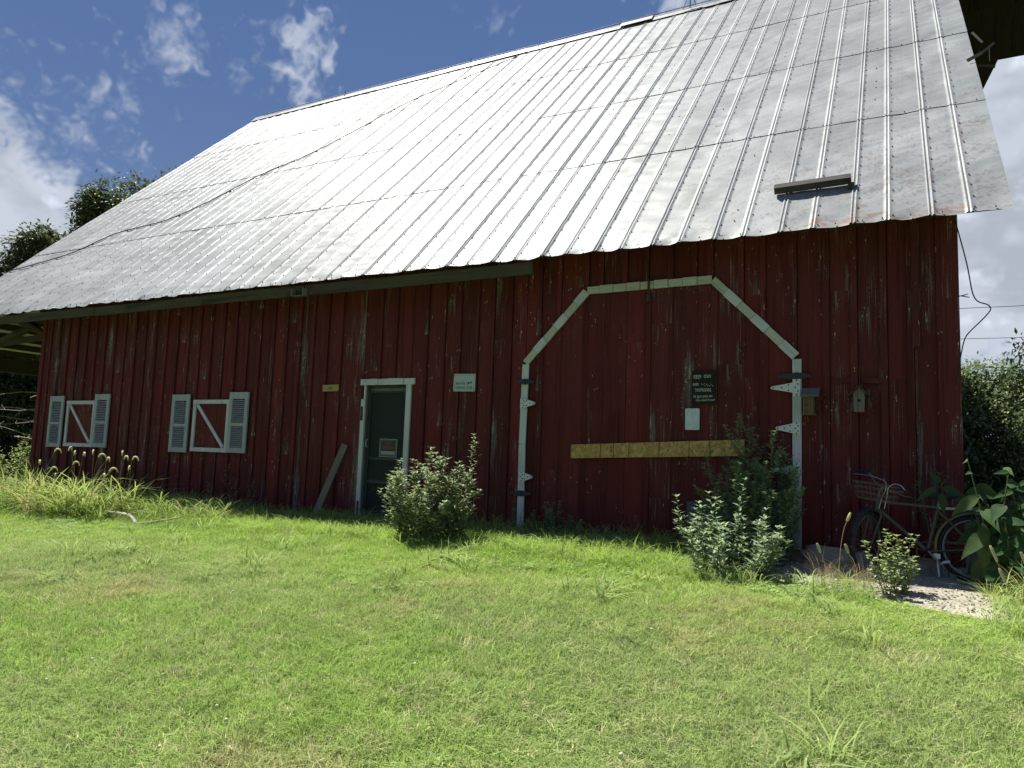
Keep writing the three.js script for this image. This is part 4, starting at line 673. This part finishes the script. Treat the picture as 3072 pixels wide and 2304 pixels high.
// ---------------------------------------------------------------- trees
const beyond = 'trees behind the roof on the left';
tree({ name: 'tree', label: 'rounded dark green tree crown tallest behind the left slope of the roof', x: -28.8, z: -12.2, trunk: 0.35, seed: 1001, clumps: 75, per: 40, clumpR: 0.6, leaf: 0.2, color: [0.1, 0.13, 0.04],
  lobes: [[-28.9, 9.8, -12.0, 2.0, 2.6, 2.4], [-28.3, 11.3, -12.6, 1.2, 1.35, 1.4], [-27.3, 11.2, -13.6, 1.7, 1.6, 1.6], [-29.3, 8.2, -11.2, 1.3, 2.2, 1.6], [-27.5, 7, -13, 2.8, 3, 2.5, 0.5]] });
tree({ name: 'tree', label: 'ragged tree with a pointed top left of the rounded crown', x: -30.2, z: -9.6, trunk: 0.25, seed: 1002, clumps: 80, per: 36, clumpR: 0.42, leaf: 0.19, color: [0.095, 0.12, 0.04],
  lobes: [[-30.0, 9.5, -10.1, 0.75, 1.5, 0.9], [-29.9, 10.9, -10.0, 0.5, 0.95, 0.45, 1.6], [-29.2, 9.9, -11.3, 1.0, 1.3, 1.0, 1.3], [-30.9, 8.2, -8.4, 0.9, 1.0, 0.9, 1.3], [-29.7, 9.3, -10.7, 1.1, 1.5, 1.0, 1.3], [-30.5, 8.3, -9.0, 0.6, 0.9, 0.7], [-30.8, 8.9, -8.5, 0.6, 0.6, 0.6, 1.2], [-30.2, 7.6, -9.3, 1.1, 1.6, 1.4], [-30.4, 5, -9.2, 1.4, 2, 1.6, 0.5]] });
tree({ name: 'tree', label: 'low dark tree at the left edge beyond the lean-to', x: -32.2, z: -6.6, trunk: 0.22, seed: 1003, clumps: 80, per: 40, clumpR: 0.55, leaf: 0.22, color: [0.06, 0.08, 0.03],
  lobes: [[-31.8, 6.4, -6.8, 1.3, 1.25, 1.4], [-31.2, 6.9, -7.9, 0.55, 0.6, 0.7], [-32.5, 3.6, -6.2, 2.2, 2.6, 2.4], [-31, 2.2, -8.5, 2.6, 2.6, 2.6], [-33, 2, -4, 2.5, 2.6, 2.5]] });
shrub({ name: 'bush', label: 'sunlit green bush seen under the lean-to at the left edge', category: 'bush', x: -24.6, z: -5.2, stems: 26, h: 1.5, spread: 0.7, foot: 0.6, gap: 0.06, leaf: 0.13, leafW: 0.5, color: [0.25, 0.33, 0.09], twigs: 6, twigLen: 0.35, depth: 1, bare: 0.05, thick: 0.01, seed: 1011 });
shrub({ name: 'bush', label: 'second sunlit bush nearer to the barn corner under the lean-to', category: 'bush', x: -23.2, z: -6.3, stems: 24, h: 1.7, spread: 0.6, foot: 0.5, gap: 0.06, leaf: 0.13, leafW: 0.5, color: [0.2, 0.28, 0.08], twigs: 6, twigLen: 0.35, depth: 1, bare: 0.05, thick: 0.01, seed: 1012 });
{
  const r = rng(1020), x = -21.5, z = -4.2, t = thing('brushwood', 'tangle of bare pale branches hanging below the lean-to roof', 'branches', [x, 0, z]), g = [];
  for (let i = 0; i < 22; i++) { let p = V3(x + 1.2 - 2.6 * r(), 0.6 + 1.7 * r(), z + (r() - 0.5) * 1.6), d = V3(-0.4 + 0.8 * r(), 0.3 * (r() - 0.4), 0.6 * (r() - 0.5)).normalize(); const pts = [p]; for (let k = 0; k < 5; k++) { d.add(V3(0.5 * (r() - 0.5), 0.35 * (r() - 0.5), 0.3 * (r() - 0.5))).normalize(); p = p.clone().addScaledVector(d, 0.28 + 0.2 * r()); pts.push(p); } g.push(tube(pts, 0.014, 0.005, 4, 10)); for (let k = 1; k < 5; k++) g.push(tube([pts[k], pts[k].clone().add(V3(0.5 * (r() - 0.5), 0.4 * (r() - 0.6), 0.3 * (r() - 0.5)))], 0.007, 0.003, 3, 1)); }
  part('branch', merge(g), M2.pale, t).position.set(-x, 0, -z);
}
const hedge = 'tall shrubs beyond the right barn corner';
[[1.7, -14.6, 1.0], [3.7, -14.0, 1.0], [6.0, -14.8, 1.1]].forEach(([x, z, k], i) => tree({ name: 'hedge_tree', label: ['dense dark leafy tree right beside the barn corner, beyond the big leaves', 'dense dark leafy tree at the right edge behind the lime green branches', 'dense dark leafy tree outside the right edge'][i], group: hedge, x, z, trunk: 0.12, seed: 1101 + i, clumps: 125, per: 46, clumpR: 0.36, leaf: 0.115, color: [0.2, 0.26, 0.11], leafW: 0.55,
  lobes: [[x, 2.5, z, 1.3, 0.95, 1.2], [x - 0.6, 1.4, z + 0.5, 1.1, 1.2, 1.1], [x + 0.6, 1.3, z + 0.4, 1.2, 1.3, 1.1], [x, 0.3, z + 0.9, 1.5, 0.9, 1.0], [x - 0.75, 3.0, z, 0.5, 0.55, 0.6], [x + 0.2, 3.4, z - 0.1, 0.4, 0.4, 0.4], [x + 0.85, 3.3, z, 0.45, 0.5, 0.4], [x - 0.2, 3.0, z, 0.7, 0.5, 0.6]] }));
tree({ name: 'lime_green_tree', label: 'lime green feathery tree reaching in at the right edge', x: 3.3, z: -5.6, trunk: 0.09, seed: 1120, clumps: 110, per: 30, clumpR: 0.22, leaf: 0.1, leafW: 0.36, color: [0.3, 0.42, 0.1],
  lobes: [[2.12, 2.6, -5.7, 0.62, 0.5, 0.6], [2.05, 1.8, -5.6, 0.5, 0.2, 0.5], [2.9, 3.4, -5.7, 0.9, 0.8, 0.8], [3.4, 2.3, -5.6, 0.9, 0.9, 0.8]] });
shrub({ name: 'bush', label: 'sunlit yellow-green bush behind the broad-leaved plant at the right edge', category: 'bush', x: 1.75, z: -2.6, stems: 22, h: 1.15, spread: 0.7, foot: 0.4, gap: 0.04, leaf: 0.1, leafW: 0.45, color: [0.26, 0.36, 0.09], twigs: 6, twigLen: 0.34, depth: 1, bare: 0.1, thick: 0.007, seed: 1130 });

// wood across the lawn behind the viewer: it shuts off the low sky from the wall and the door
{
  const r = rng(1300), L = new Leaves(), g = [], w = new THREE.Group(); w.name = 'woodland'; w.userData = { label: 'dense wood edging the lawn opposite the barn, behind the viewer', category: 'wood', kind: 'stuff' }; scene.add(w);
  for (let i = 0; i < 15; i++) { const x = -34 + i * 4 + 2 * r(), z = 25 + 3 * r() + 0.004 * (x + 8) ** 2, h = 9 + 3 * r(), y = groundY(x, z); g.push(tube([[x, y - 0.2, z], [x, y + h * 0.6, z]], 0.22, 0.1, 6));
    for (let k = 0; k < 1300; k++) { const d = unit(r), q = Math.cbrt(r()); L.add(V3(x + d.x * 3 * q, y + h * 0.5 + d.y * h * 0.52 * q, z + d.z * 2.4 * q), unit(r), 0.4 + 0.3 * r(), tone(r, [0.07, 0.1, 0.035], 0.3)); } }
  part('trunks', merge(g), M2.bark, w); L.build('leaves', leafGeo(0.7, 0.2, 0.1), w);
}

// ---------------------------------------------------------------- signs
function canvasTex(w, h, draw) { const c = document.createElement('canvas'); c.width = w; c.height = h; const g = c.getContext('2d'); draw(g, w, h); const t = new THREE.CanvasTexture(c); t.colorSpace = THREE.SRGBColorSpace; t.anisotropy = 8; return t; }
// a thin rounded plate with its print on the front; leans a little off true
function plate(name, label, x0, y0, x1, y1, z, map, o = {}) {
  const w = x1 - x0, h = y1 - y0, rr = o.round ?? 0.012, t = thing(name, label, o.category ?? 'sign', [(x0 + x1) / 2, y0, z]), s = new THREE.Shape(), th = o.thick ?? 0.003;
  s.moveTo(-w / 2 + rr, 0); s.lineTo(w / 2 - rr, 0); s.quadraticCurveTo(w / 2, 0, w / 2, rr); s.lineTo(w / 2, h - rr); s.quadraticCurveTo(w / 2, h, w / 2 - rr, h); s.lineTo(-w / 2 + rr, h); s.quadraticCurveTo(-w / 2, h, -w / 2, h - rr); s.lineTo(-w / 2, rr); s.quadraticCurveTo(-w / 2, 0, -w / 2 + rr, 0);
  const g = new THREE.ExtrudeGeometry(s, { depth: th, bevelEnabled: false, curveSegments: 5 }), p = g.attributes.position, uv = g.attributes.uv;
  for (let i = 0; i < p.count; i++) uv.setXY(i, p.getX(i) / w + 0.5, p.getY(i) / h);
  const m = shade(new THREE.Mesh(g, o.mat ?? std({ map, roughness: o.rough ?? 0.45 }))); m.name = 'panel'; m.rotation.z = o.tilt ?? 0; t.add(m);
  for (const [sx, sy] of o.screws ?? []) { const q = shade(new THREE.Mesh(new THREE.CylinderGeometry(0.005, 0.005, 0.004, 8).rotateX(Math.PI / 2), M.dark)); q.name = 'screw'; q.position.set(sx * w, sy * h, th); t.add(q); }
  return t;
}
plate('security_sign', 'small white metal sign lettered Security Cameras in Use right of the door', -5.19, 1.695, -4.86, 1.925, 0.03, canvasTex(660, 460, (g, w, h) => {
  g.fillStyle = '#b9c3bf'; g.fillRect(0, 0, w, h); g.fillStyle = '#aab9b1'; g.fillRect(50, 46, w - 100, h - 92);
  g.strokeStyle = '#23312d'; g.lineWidth = 9; g.beginPath(); g.roundRect(34, 30, w - 68, h - 62, 26); g.stroke();
  g.fillStyle = '#101b19'; g.textBaseline = 'alphabetic'; g.save(); g.translate(62, 282); g.scale(0.86, 1.2); g.font = 'bold 88px sans-serif'; g.fillText('Security', 0, 0); g.restore();
  g.save(); g.translate(62, 392); g.scale(0.80, 1.2); g.font = 'bold 88px sans-serif'; g.fillText('Cameras in Use', 0, 0); g.restore();
  // camera pictogram
  g.strokeStyle = '#101b19'; g.lineWidth = 9; g.beginPath(); g.arc(418, 248, 32, 0.6, 5.2); g.stroke(); g.beginPath(); g.moveTo(424, 228); g.lineTo(466, 212); g.lineTo(478, 262); g.lineTo(436, 280); g.closePath(); g.fill(); g.beginPath(); g.moveTo(488, 212); g.lineTo(560, 206); g.lineTo(560, 244); g.lineTo(496, 264); g.closePath(); g.fill(); g.fillStyle = '#aab9b1'; g.fillRect(516, 222, 22, 12);
}), { tilt: -0.012, round: 0.014, screws: [[-0.45, 0.93], [0.45, 0.93], [-0.45, 0.07], [0.45, 0.07]], thick: 0.003 });
plate('number_plate', 'tan house number plate reading 2720 on the wall left of the door', -7.44, 1.72, -7.142, 1.815, 0.03, canvasTex(480, 154, (g, w, h) => {
  g.fillStyle = '#a08b5e'; g.fillRect(0, 0, w, h); g.fillStyle = '#8d7a52'; for (let i = 0; i < 40; i++) g.fillRect((i * 97) % w, (i * 53) % h, 26, 2);
  g.fillStyle = '#15120d'; g.font = 'bold 92px sans-serif'; g.textAlign = 'center'; g.textBaseline = 'middle'; g.save(); g.translate(w * 0.46, h * 0.5); g.scale(0.72, 1); g.fillText('2720', 0, 4); g.restore();
}), { round: 0.004, thick: 0.012, rough: 0.7, tilt: 0.01 });
plate('chalkboard_sign', 'black hand-lettered keep out board on the garage door', -2.035, 1.525, -1.772, 1.892, 0.03, canvasTex(520, 720, (g, w, h) => {
  g.fillStyle = '#171a17'; g.fillRect(0, 0, w, h); g.fillStyle = '#1f2320'; for (let i = 0; i < 60; i++) g.fillRect((i * 131) % w, (i * 71) % h, 90, 3);
  g.strokeStyle = g.fillStyle = '#b3b0a2'; g.font = 'bold 100px sans-serif'; g.textBaseline = 'alphabetic';
  const say = (s, x, y, sx, sy, rot = 0) => { g.save(); g.translate(x, y); g.rotate(rot); g.scale(sx, sy); g.fillText(s, 0, 0); g.restore(); };
  say('KEEP', 36, 170, 0.74, 1.15, 0.02); say('OUt', 262, 160, 0.86, 1.0, -0.03); say('NO', 22, 328, 0.85, 0.85, -0.03); say('TrESPASSiNG', 70, 455, 0.575, 1.0, 0.01); say('IV got you on', 34, 590, 0.66, 0.78, -0.02); say('this and Proof', 86, 668, 0.62, 0.62, -0.01);
  g.lineWidth = 9; const r = rng(3); for (let i = 0; i < 16; i++) { const x = 205 + (i % 8) * 34 + 14 * r(), y = 268 + 60 * r(); g.beginPath(); g.moveTo(x, y); g.quadraticCurveTo(x + 20 * r(), y + 10, x + 26 * (r() - 0.3), y + 30 * r()); g.stroke(); }
}), { round: 0.002, thick: 0.01, rough: 0.9, tilt: 0.008 });
plate('blank_sign', 'blank white rounded plate on the garage door below the keep out board', -2.108, 1.232, -1.948, 1.472, 0.03, null, { mat: std({ map: whiteTex, roughness: 0.35, color: new THREE.Color().setRGB(1.1, 1.16, 1.18) }), round: 0.014, tilt: 0.004, screws: [[0, 0.955]], thick: 0.003 });
plate('no_trespassing_sign', 'framed red and black no trespassing sign in the screen door', -6.42, 0.80, -6.12, 1.05, -0.055, canvasTex(480, 400, (g, w, h) => {
  g.fillStyle = '#9aa09d'; g.fillRect(0, 0, w, h); g.fillStyle = '#1c2422'; g.fillRect(14, 14, w - 28, h - 28); g.strokeStyle = '#7d8381'; g.lineWidth = 6; g.strokeRect(36, 34, w - 72, h - 70); g.fillStyle = '#2a302e'; g.fillRect(44, 42, w - 88, 190);
  g.fillStyle = '#8e3038'; g.textAlign = 'center'; g.font = 'bold 84px sans-serif'; g.fillText('NO', w / 2, 120); g.save(); g.translate(w / 2, 220); g.scale(0.66, 1); g.font = 'bold 84px sans-serif'; g.fillText('TRESPASSING', 0, 0); g.restore();
  g.fillStyle = '#8f9698'; g.fillRect(48, 268, w - 96, 76); g.fillStyle = '#7c8385'; g.fillRect(48, 290, w - 96, 3); g.fillRect(48, 314, w - 96, 3);
}), { round: 0.003, tilt: -0.01, thick: 0.004 });

// ---------------------------------------------------------------- birdhouses
{
  const tan = wood(greyTex, { color: new THREE.Color().setRGB(1.05, 0.75, 0.5) }), t = thing('birdhouse', 'tan wooden birdhouse with a grey slanted lid beside the white jamb', 'birdhouse', [-0.8, 1.4, 0.03]), h = 0.165;
  part('body', [block(-0.865, -0.765, 1.415, 1.415, 1.6, 1.61, 0.03, 0.13)], tan, t); part('side', block(-0.763, -0.752, 1.42, 1.42, 1.605, 1.605, 0.03, 0.13), M.darkWood, t);
  part('board', block(-0.863, -0.768, 1.5, 1.5, 1.503, 1.503, 0.1305, 0.134), M.darkWood, t); part('base', block(-0.875, -0.74, 1.4, 1.4, 1.413, 1.413, 0.025, 0.14), tan, t);
  const lid = beam([-0.89, 1.585, 0.09], [-0.705, 1.655, 0.09], 0.014, 0.17, [0, 0, 1]); part('lid', [block(-0.885, -0.71, -0.006, -0.006, 0.006, 0.006, -0.085, 0.085).rotateX(0.55).translate(0, 1.635, 0.1)], M.grey, t);
}
{
  const t = thing('birdhouse', 'narrow grey birdhouse with a pitched roof and one round hole', 'birdhouse', [-0.34, 1.43, 0.03]);
  const sh = new THREE.Shape([[-0.047, 0], [0.047, 0], [0.055, 0.19], [0, 0.248], [-0.055, 0.19]].map(([a, b]) => new THREE.Vector2(a, b))); const hole = new THREE.Path(); hole.absarc(0, 0.115, 0.016, 0, Math.PI * 2, true); sh.holes.push(hole);
  const g = new THREE.ExtrudeGeometry(sh, { depth: 0.012, bevelEnabled: false, curveSegments: 10 }).translate(-0.34, 1.43, 0.118); part('front', g, M.grey, t);
  part('body', [block(-0.385, -0.295, 1.435, 1.435, 1.6, 1.6, 0.03, 0.114)], M.darkWood, t); part('crack', block(-0.352, -0.347, 1.435, 1.435, 1.66, 1.66, 0.1301, 0.1312), M.dark, t);
  part('roof_board', beam([-0.34, 1.69, 0.085], [-0.43, 1.60, 0.085], 0.012, 0.15), M.darkWood, t); part('roof_board', beam([-0.34, 1.69, 0.085], [-0.245, 1.59, 0.085], 0.012, 0.15), M.darkWood, t);
}

// ---------------------------------------------------------------- loose timber and sheets
{
  const t = thing('leaning_plank', 'grey weathered plank leaning against the wall left of the screen door', 'plank', [-7.25, -0.2, 0.3]);
  part('plank', beam([-7.27, -0.22, 0.32], [-6.945, 0.955, 0.055], 0.09, 0.04, [0.35, 0.1, 0.95]), M.grey, t);
}
{
  const [ax, ay, az] = roofAt(-1.17, 0.86, 0.075), [bx, by, bz] = roofAt(-0.4, 0.885, 0.075), t = thing('roof_timber', 'dark weathered timber lying across two seams low on the metal roof', 'timber', [ax, ay, az]);
  part('timber', beam([ax, ay, az], [bx, by, bz], 0.1, 0.075, [0, CP, SP]), wood(greyTex, { color: new THREE.Color().setRGB(0.4, 0.4, 0.42) }), t);
  part('cleat', block(bx - 0.03, bx + 0.03, by - 0.13, by - 0.13, by - 0.06, by - 0.06, bz - 0.02, bz + 0.06), M.darkWood, t);
}
{
  const t = thing('slate_sheet', 'blue-grey sheet standing against the garage door behind the weeds', 'sheet', [-1.72, 0.17, 0.05]);
  part('sheet', block(-2.075, -1.36, 0.19, 0.2, 0.44, 0.5, 0.035, 0.05), std({ map: dataTex(256, 256, (i, j) => { const v = 0.05 + 0.06 * (fbm(i / 30, j / 90, 2, 4) - 0.3); return [v, v * 1.1, v * 1.35]; }), roughness: 0.7 }), t);
}
{
  const t = thing('wooden_post', 'short tan wooden post standing at the left barn corner', 'post', [-14.8, -0.35, -0.12]);
  part('post', beam([-14.76, -0.4, -0.12], [-14.83, 0.63, -0.12], 0.085, 0.085), wood(greyTex, { color: new THREE.Color().setRGB(1.15, 0.95, 0.66) }), t);
}
{
  const P = (x, y, z) => [x, groundY(x, z) + y, z], t = thing('fallen_branch', 'bare pale fallen branch lying in the grass below the foxtail clump', 'branch', P(-9.6, 0, 1.4));
  part('branch', [tube([P(-10.6, 0.13, 1.3), P(-9.9, 0.14, 1.5), P(-9.3, 0.13, 1.62), P(-9.02, 0.05, 1.72)], 0.014, 0.026, 6), tube([P(-9.02, 0.05, 1.72), P(-8.7, 0.09, 1.68), P(-8.3, 0.16, 1.6)], 0.02, 0.008, 6), tube([P(-9.5, 0.13, 1.56), P(-9.2, 0.2, 1.4)], 0.009, 0.004, 5)], M2.pale, t);
}
// ---------------------------------------------------------------- wires
{
  const t = thing('loose_cable', 'dark cable hanging in a kinked loop off the right barn corner', 'cable', [0.53, 1.7, 0.12]);
  part('cable', tube([[0.52, 3.3, 0.12], [0.607, 2.86, 0.12], [0.659, 2.53, 0.12], [0.693, 2.48, 0.12], [0.772, 2.442, 0.12], [0.79, 2.405, 0.12], [0.756, 2.348, 0.12], [0.605, 2.18, 0.12], [0.577, 2.133, 0.12], [0.532, 1.927, 0.12], [0.5, 1.7, 0.05]], 0.006, 0.006, 6, 70), M.black, t);
  ['highest', 'middle', 'lowest'].forEach((w, i) => { const y = [7.65, 6.38, 5.18][i], q = thing('power_line', `${w} of the three thin wires crossing the sky right of the barn`, 'wire', [2, y, -26.7], 'overhead wires right of the barn'); part('wire', tube([[-12, y + 0.5, -30], [2.2, y, -26.7], [4.5, y - 0.08, -26.4], [18, y + 0.2, -24]], [0.012, 0.011, 0.017][i], [0.012, 0.011, 0.017][i], 4, 24), M.black, q); });
}

// ---------------------------------------------------------------- bicycle
{
  const O = [0.15, -0.12, 0.44], t = thing('bicycle', 'old rusty bicycle with a wire basket leaning against the red wall', 'bicycle', O);
  const paint = std({ map: paintTex([0.12, 0.118, 0.09], [0.12, 0.06, 0.035], [0.2, 0.19, 0.16], 0.05, 51, 0.6), roughness: 0.55, metalness: 0.3 }), chrome = std({ color: new THREE.Color().setRGB(0.28, 0.28, 0.28), roughness: 0.42, metalness: 0.85 }), rust = stemMat(0.2, 0.12, 0.1), rubber = std({ color: new THREE.Color().setRGB(0.018, 0.018, 0.02), roughness: 0.8 }), tan = std({ map: paintTex([0.3, 0.24, 0.12], [0.16, 0.09, 0.05], [0.35, 0.3, 0.2], 0.04, 57, 0.6), roughness: 0.5, metalness: 0.2 });
  const P = (name, g, m, parent = t) => { const q = part(name, g, m, parent); return q; };
  const nz = V3(0, 0.16, 1).normalize(), zl = (y) => 0.46 - 0.16 * (y + 0.1), pt = (x, y, off = 0) => [x, y + nz.y * off, zl(y) + nz.z * off];
  const wheel = (C, n, up, label) => {
    const A = V3().crossVectors(up, n).normalize(), U = V3().crossVectors(n, A).normalize(), mtx = new THREE.Matrix4().makeBasis(A, U, n).setPosition(...C);
    const w = P('wheel', new THREE.TorusGeometry(0.282, 0.02, 8, 44).applyMatrix4(mtx), rubber);
    P('rim', new THREE.TorusGeometry(0.256, 0.011, 6, 44).applyMatrix4(mtx), chrome, w);
    const sp = []; for (let i = 0; i < 28; i++) { const a = i / 28 * 6.283, b = a + (i % 2 ? 0.45 : -0.45), s = i % 4 < 2 ? 0.024 : -0.024; sp.push(tube([[Math.cos(b) * 0.022, Math.sin(b) * 0.022, s], [Math.cos(a) * 0.25, Math.sin(a) * 0.25, 0]], 0.0016, 0.0016, 3, 1)); }
    P('spokes', merge(sp).applyMatrix4(mtx), rust, w); P('hub', merge([new THREE.CylinderGeometry(0.018, 0.018, 0.06, 12), new THREE.CylinderGeometry(0.03, 0.03, 0.006, 12).translate(0, 0.028, 0), new THREE.CylinderGeometry(0.03, 0.03, 0.006, 12).translate(0, -0.028, 0)]).rotateX(Math.PI / 2).applyMatrix4(mtx), chrome, w);
    return mtx;
  };
  const fender = (mtx, a0, a1, m) => { const pos = [], idx = [], n = 22, pr = [[-0.03, -0.012], [-0.018, 0.004], [0, 0.01], [0.018, 0.004], [0.03, -0.012]]; for (let i = 0; i <= n; i++) { const a = mix(a0, a1, i / n); for (const [z, dr] of pr) { const r = 0.318 + dr; pos.push(Math.cos(a) * r, Math.sin(a) * r, z); } } for (let i = 0; i < n; i++) for (let k = 0; k < 4; k++) { const q = i * 5 + k; idx.push(q, q + 1, q + 6, q, q + 6, q + 5); } const g = new THREE.BufferGeometry(); g.setAttribute('position', new THREE.Float32BufferAttribute(pos, 3)); g.setAttribute('uv', new THREE.Float32BufferAttribute(pos.filter((_, i) => i % 3 < 2), 2)); g.setIndex(idx); g.computeVertexNormals(); P('fender', g.applyMatrix4(mtx), m); };
  tan.side = rubber.side = THREE.DoubleSide;
  const rear = [0.6, 0.188, zl(0.188)], rm = wheel(rear, nz, V3(0, 1, -0.16));
  fender(rm, 1.0, 3.5, tan);
  const psi = rad(67), up = V3(0.13, 0.97, -0.18).normalize(), fn = V3().crossVectors(V3(-Math.cos(psi), 0, Math.sin(psi)), up).normalize(), C = V3(-0.275, 0.175, 0.44), fm = wheel([C.x, C.y, C.z], fn, up);
  fender(fm, 0.1, 2.3, rubber);
  // frame
  const bb = pt(0.222, 0.143), head0 = pt(-0.174, 0.625), head1 = pt(-0.187, 0.49), seat = pt(0.313, 0.53);
  P('frame', [tube([head0, head1], 0.021, 0.021, 10), tube([pt(-0.172, 0.565), pt(0.312, 0.537)], 0.014, 0.014, 8), tube([pt(-0.185, 0.5), bb], 0.017, 0.017, 8), tube([seat, bb], 0.0155, 0.0155, 8), tube([[bb[0], bb[1], bb[2] - 0.04], [bb[0], bb[1], bb[2] + 0.04]], 0.026, 0.026, 10),
    ...[-0.05, 0.05].flatMap((d) => [tube([pt(0.311, 0.51, d * 0.3), pt(0.6, 0.188, d)], 0.009, 0.007, 6), tube([pt(0.24, 0.14, d * 0.6), pt(0.6, 0.188, d)], 0.009, 0.008, 6)])], paint);
  const crown = V3(...head1), cr = (s) => crown.clone().addScaledVector(fn, s), ax = (s) => C.clone().addScaledVector(fn, s);
  P('fork', [-1, 1].map((s) => tube([cr(0.0), cr(s * 0.045).add(V3(-0.008, -0.03, 0.01)), ax(s * 0.047).lerp(cr(s * 0.047), 0.4), ax(s * 0.045)], 0.012, 0.008, 7, 12)), paint);
  // handlebar
  const bar = [[-0.374, 0.851, 0.08], [-0.3, 0.845, 0.12], [-0.256, 0.828, 0.15], [-0.207, 0.751, 0.25], [-0.139, 0.702, 0.38], [-0.08, 0.672, 0.45], [-0.038, 0.662, 0.5], [0.03, 0.668, 0.57], [0.097, 0.677, 0.64]];
  P('handlebar', [tube(bar, 0.011, 0.011, 8, 40), tube([[-0.139, 0.702, 0.38], [-0.158, 0.66, 0.36], head0], 0.013, 0.013, 8)], chrome);
  P('grip', tube([bar[0], bar[1], bar[2]], 0.016, 0.015, 8), rubber); P('grip', tube([[0.045, 0.67, 0.585], [0.1, 0.678, 0.645]], 0.016, 0.016, 8), rubber);
  P('brake_lever', tube([[-0.26, 0.80, 0.17], [-0.31, 0.81, 0.14], [-0.4, 0.815, 0.1]], 0.006, 0.004), chrome); P('brake_lever', tube([[-0.01, 0.655, 0.545], [0.05, 0.63, 0.61], [0.1, 0.63, 0.66]], 0.006, 0.004), chrome);
  P('brake_cable', tube([[-0.26, 0.81, 0.16], [-0.17, 0.78, 0.3], [-0.11, 0.745, 0.42], [-0.11, 0.68, 0.46], [-0.145, 0.6, 0.4], [-0.17, 0.5, 0.38]], 0.004, 0.004, 5, 24), M.zinc); P('brake_cable', tube([[0.06, 0.66, 0.6], [0.02, 0.72, 0.56], [-0.04, 0.735, 0.5], [-0.085, 0.7, 0.47], [-0.1, 0.62, 0.45], [-0.125, 0.5, 0.42]], 0.004, 0.004, 5, 24), M.zinc);
  // wire basket in front of the head
  const bg = [], F = V3(-Math.cos(psi), 0, Math.sin(psi)), S = V3(Math.sin(psi), -0.12, Math.cos(psi)).normalize(), B0 = V3(-0.14, 0.585, 0.4).addScaledVector(F, 0.06), b = (s, f, h) => B0.clone().addScaledVector(S, s).addScaledVector(F, f).add(V3(0, h, 0));
  const ring = (h, k) => { const a = 0.15 + k, c0 = -0.02, c1 = 0.13 + k * 0.6; const q = [b(-a, c0, h), b(a, c0, h), b(a, c1, h), b(-a, c1, h)]; for (let i = 0; i < 4; i++) bg.push(tube([q[i], q[(i + 1) % 4]], 0.0026, 0.0026, 4, 1)); };
  ring(0, 0); ring(0.05, 0.01); ring(0.1, 0.02); ring(0.145, 0.03);
  for (let i = 0; i <= 9; i++) { const s = mix(-1, 1, i / 9); bg.push(tube([b(s * 0.18, 0.148, 0.145), b(s * 0.15, 0.13, 0), b(s * 0.15, -0.02, 0), b(s * 0.18, -0.02, 0.145)].map((v) => v), 0.0018, 0.0018, 3, 9)); }
  for (let i = 1; i < 5; i++) for (const s of [-1, 1]) bg.push(tube([b(s * 0.18, mix(-0.02, 0.148, i / 5), 0.145), b(s * 0.15, mix(-0.02, 0.13, i / 5), 0)], 0.0018, 0.0018, 3, 1));
  P('basket', merge(bg), rust);
  // drive and stand
  const toBB = new THREE.Matrix4().makeBasis(V3(1, 0, 0), V3(0, 1, -0.16).normalize(), nz).setPosition(bb[0], bb[1] - nz.y * 0.06, bb[2] - 0.055);
  P('chainring', merge([new THREE.TorusGeometry(0.088, 0.006, 5, 36), ...[0, 1, 2, 3, 4].map((i) => tube([[0.02, 0, 0], [0.084, 0, 0]], 0.005, 0.004, 4, 1).rotateZ(i * 1.2566 + 0.4))]).applyMatrix4(toBB), rust);
  P('crank', tube([pt(0.226, 0.14, 0.05), pt(0.315, 0.036, 0.06)], 0.01, 0.007), chrome); P('crank', tube([pt(0.22, 0.146, -0.07), pt(0.135, 0.25, -0.07)], 0.01, 0.007), chrome);
  P('pedal', tube([pt(0.325, 0.036, 0.07), pt(0.345, 0.05, 0.1), pt(0.39, 0.058, 0.1)], 0.012, 0.014, 6), M.zinc); P('pedal', block(0.09, 0.17, 0.24, 0.24, 0.262, 0.262, 0.22, 0.31), rubber);
  P('chain_guard', block(0.22, 0.6, 0.2, 0.225, 0.232, 0.24, 0.335, 0.34), rust);
  P('chain', tube([pt(0.24, 0.145, -0.06), pt(0.6, 0.165, -0.05)], 0.004), M.black);
  P('kickstand', [tube([pt(0.29, 0.12, 0.02), pt(0.306, -0.075, 0.075)], 0.0095, 0.008, 6), block(0.265, 0.32, 0.085, 0.085, 0.13, 0.13, 0.43, 0.47)], M.zinc);
  P('saddle', (() => { const g = new THREE.SphereGeometry(1, 16, 10), p = g.attributes.position; for (let i = 0; i < p.count; i++) { const x = p.getX(i); p.setXYZ(i, 0.345 + x * 0.13, 0.635 + p.getY(i) * 0.03 + 0.02 * x * x, zl(0.63) + p.getZ(i) * mix(0.028, 0.085, sst(-0.5, 0.8, x))); } g.computeVertexNormals(); return g; })(), rubber);
  P('seat_post', tube([seat, pt(0.33, 0.63)], 0.012), chrome);
  P('rack', [tube([pt(0.32, 0.53, -0.05), pt(0.78, 0.545, -0.05)], 0.006), tube([pt(0.32, 0.53, 0.05), pt(0.78, 0.545, 0.05)], 0.006), ...[0.45, 0.6, 0.78].map((x) => tube([pt(x, 0.54, -0.05), pt(x, 0.54, 0.05)], 0.005)), tube([pt(0.72, 0.54, 0.06), pt(0.61, 0.19, 0.06)], 0.005)], M.zinc);
}
renderer.render(scene, camera);
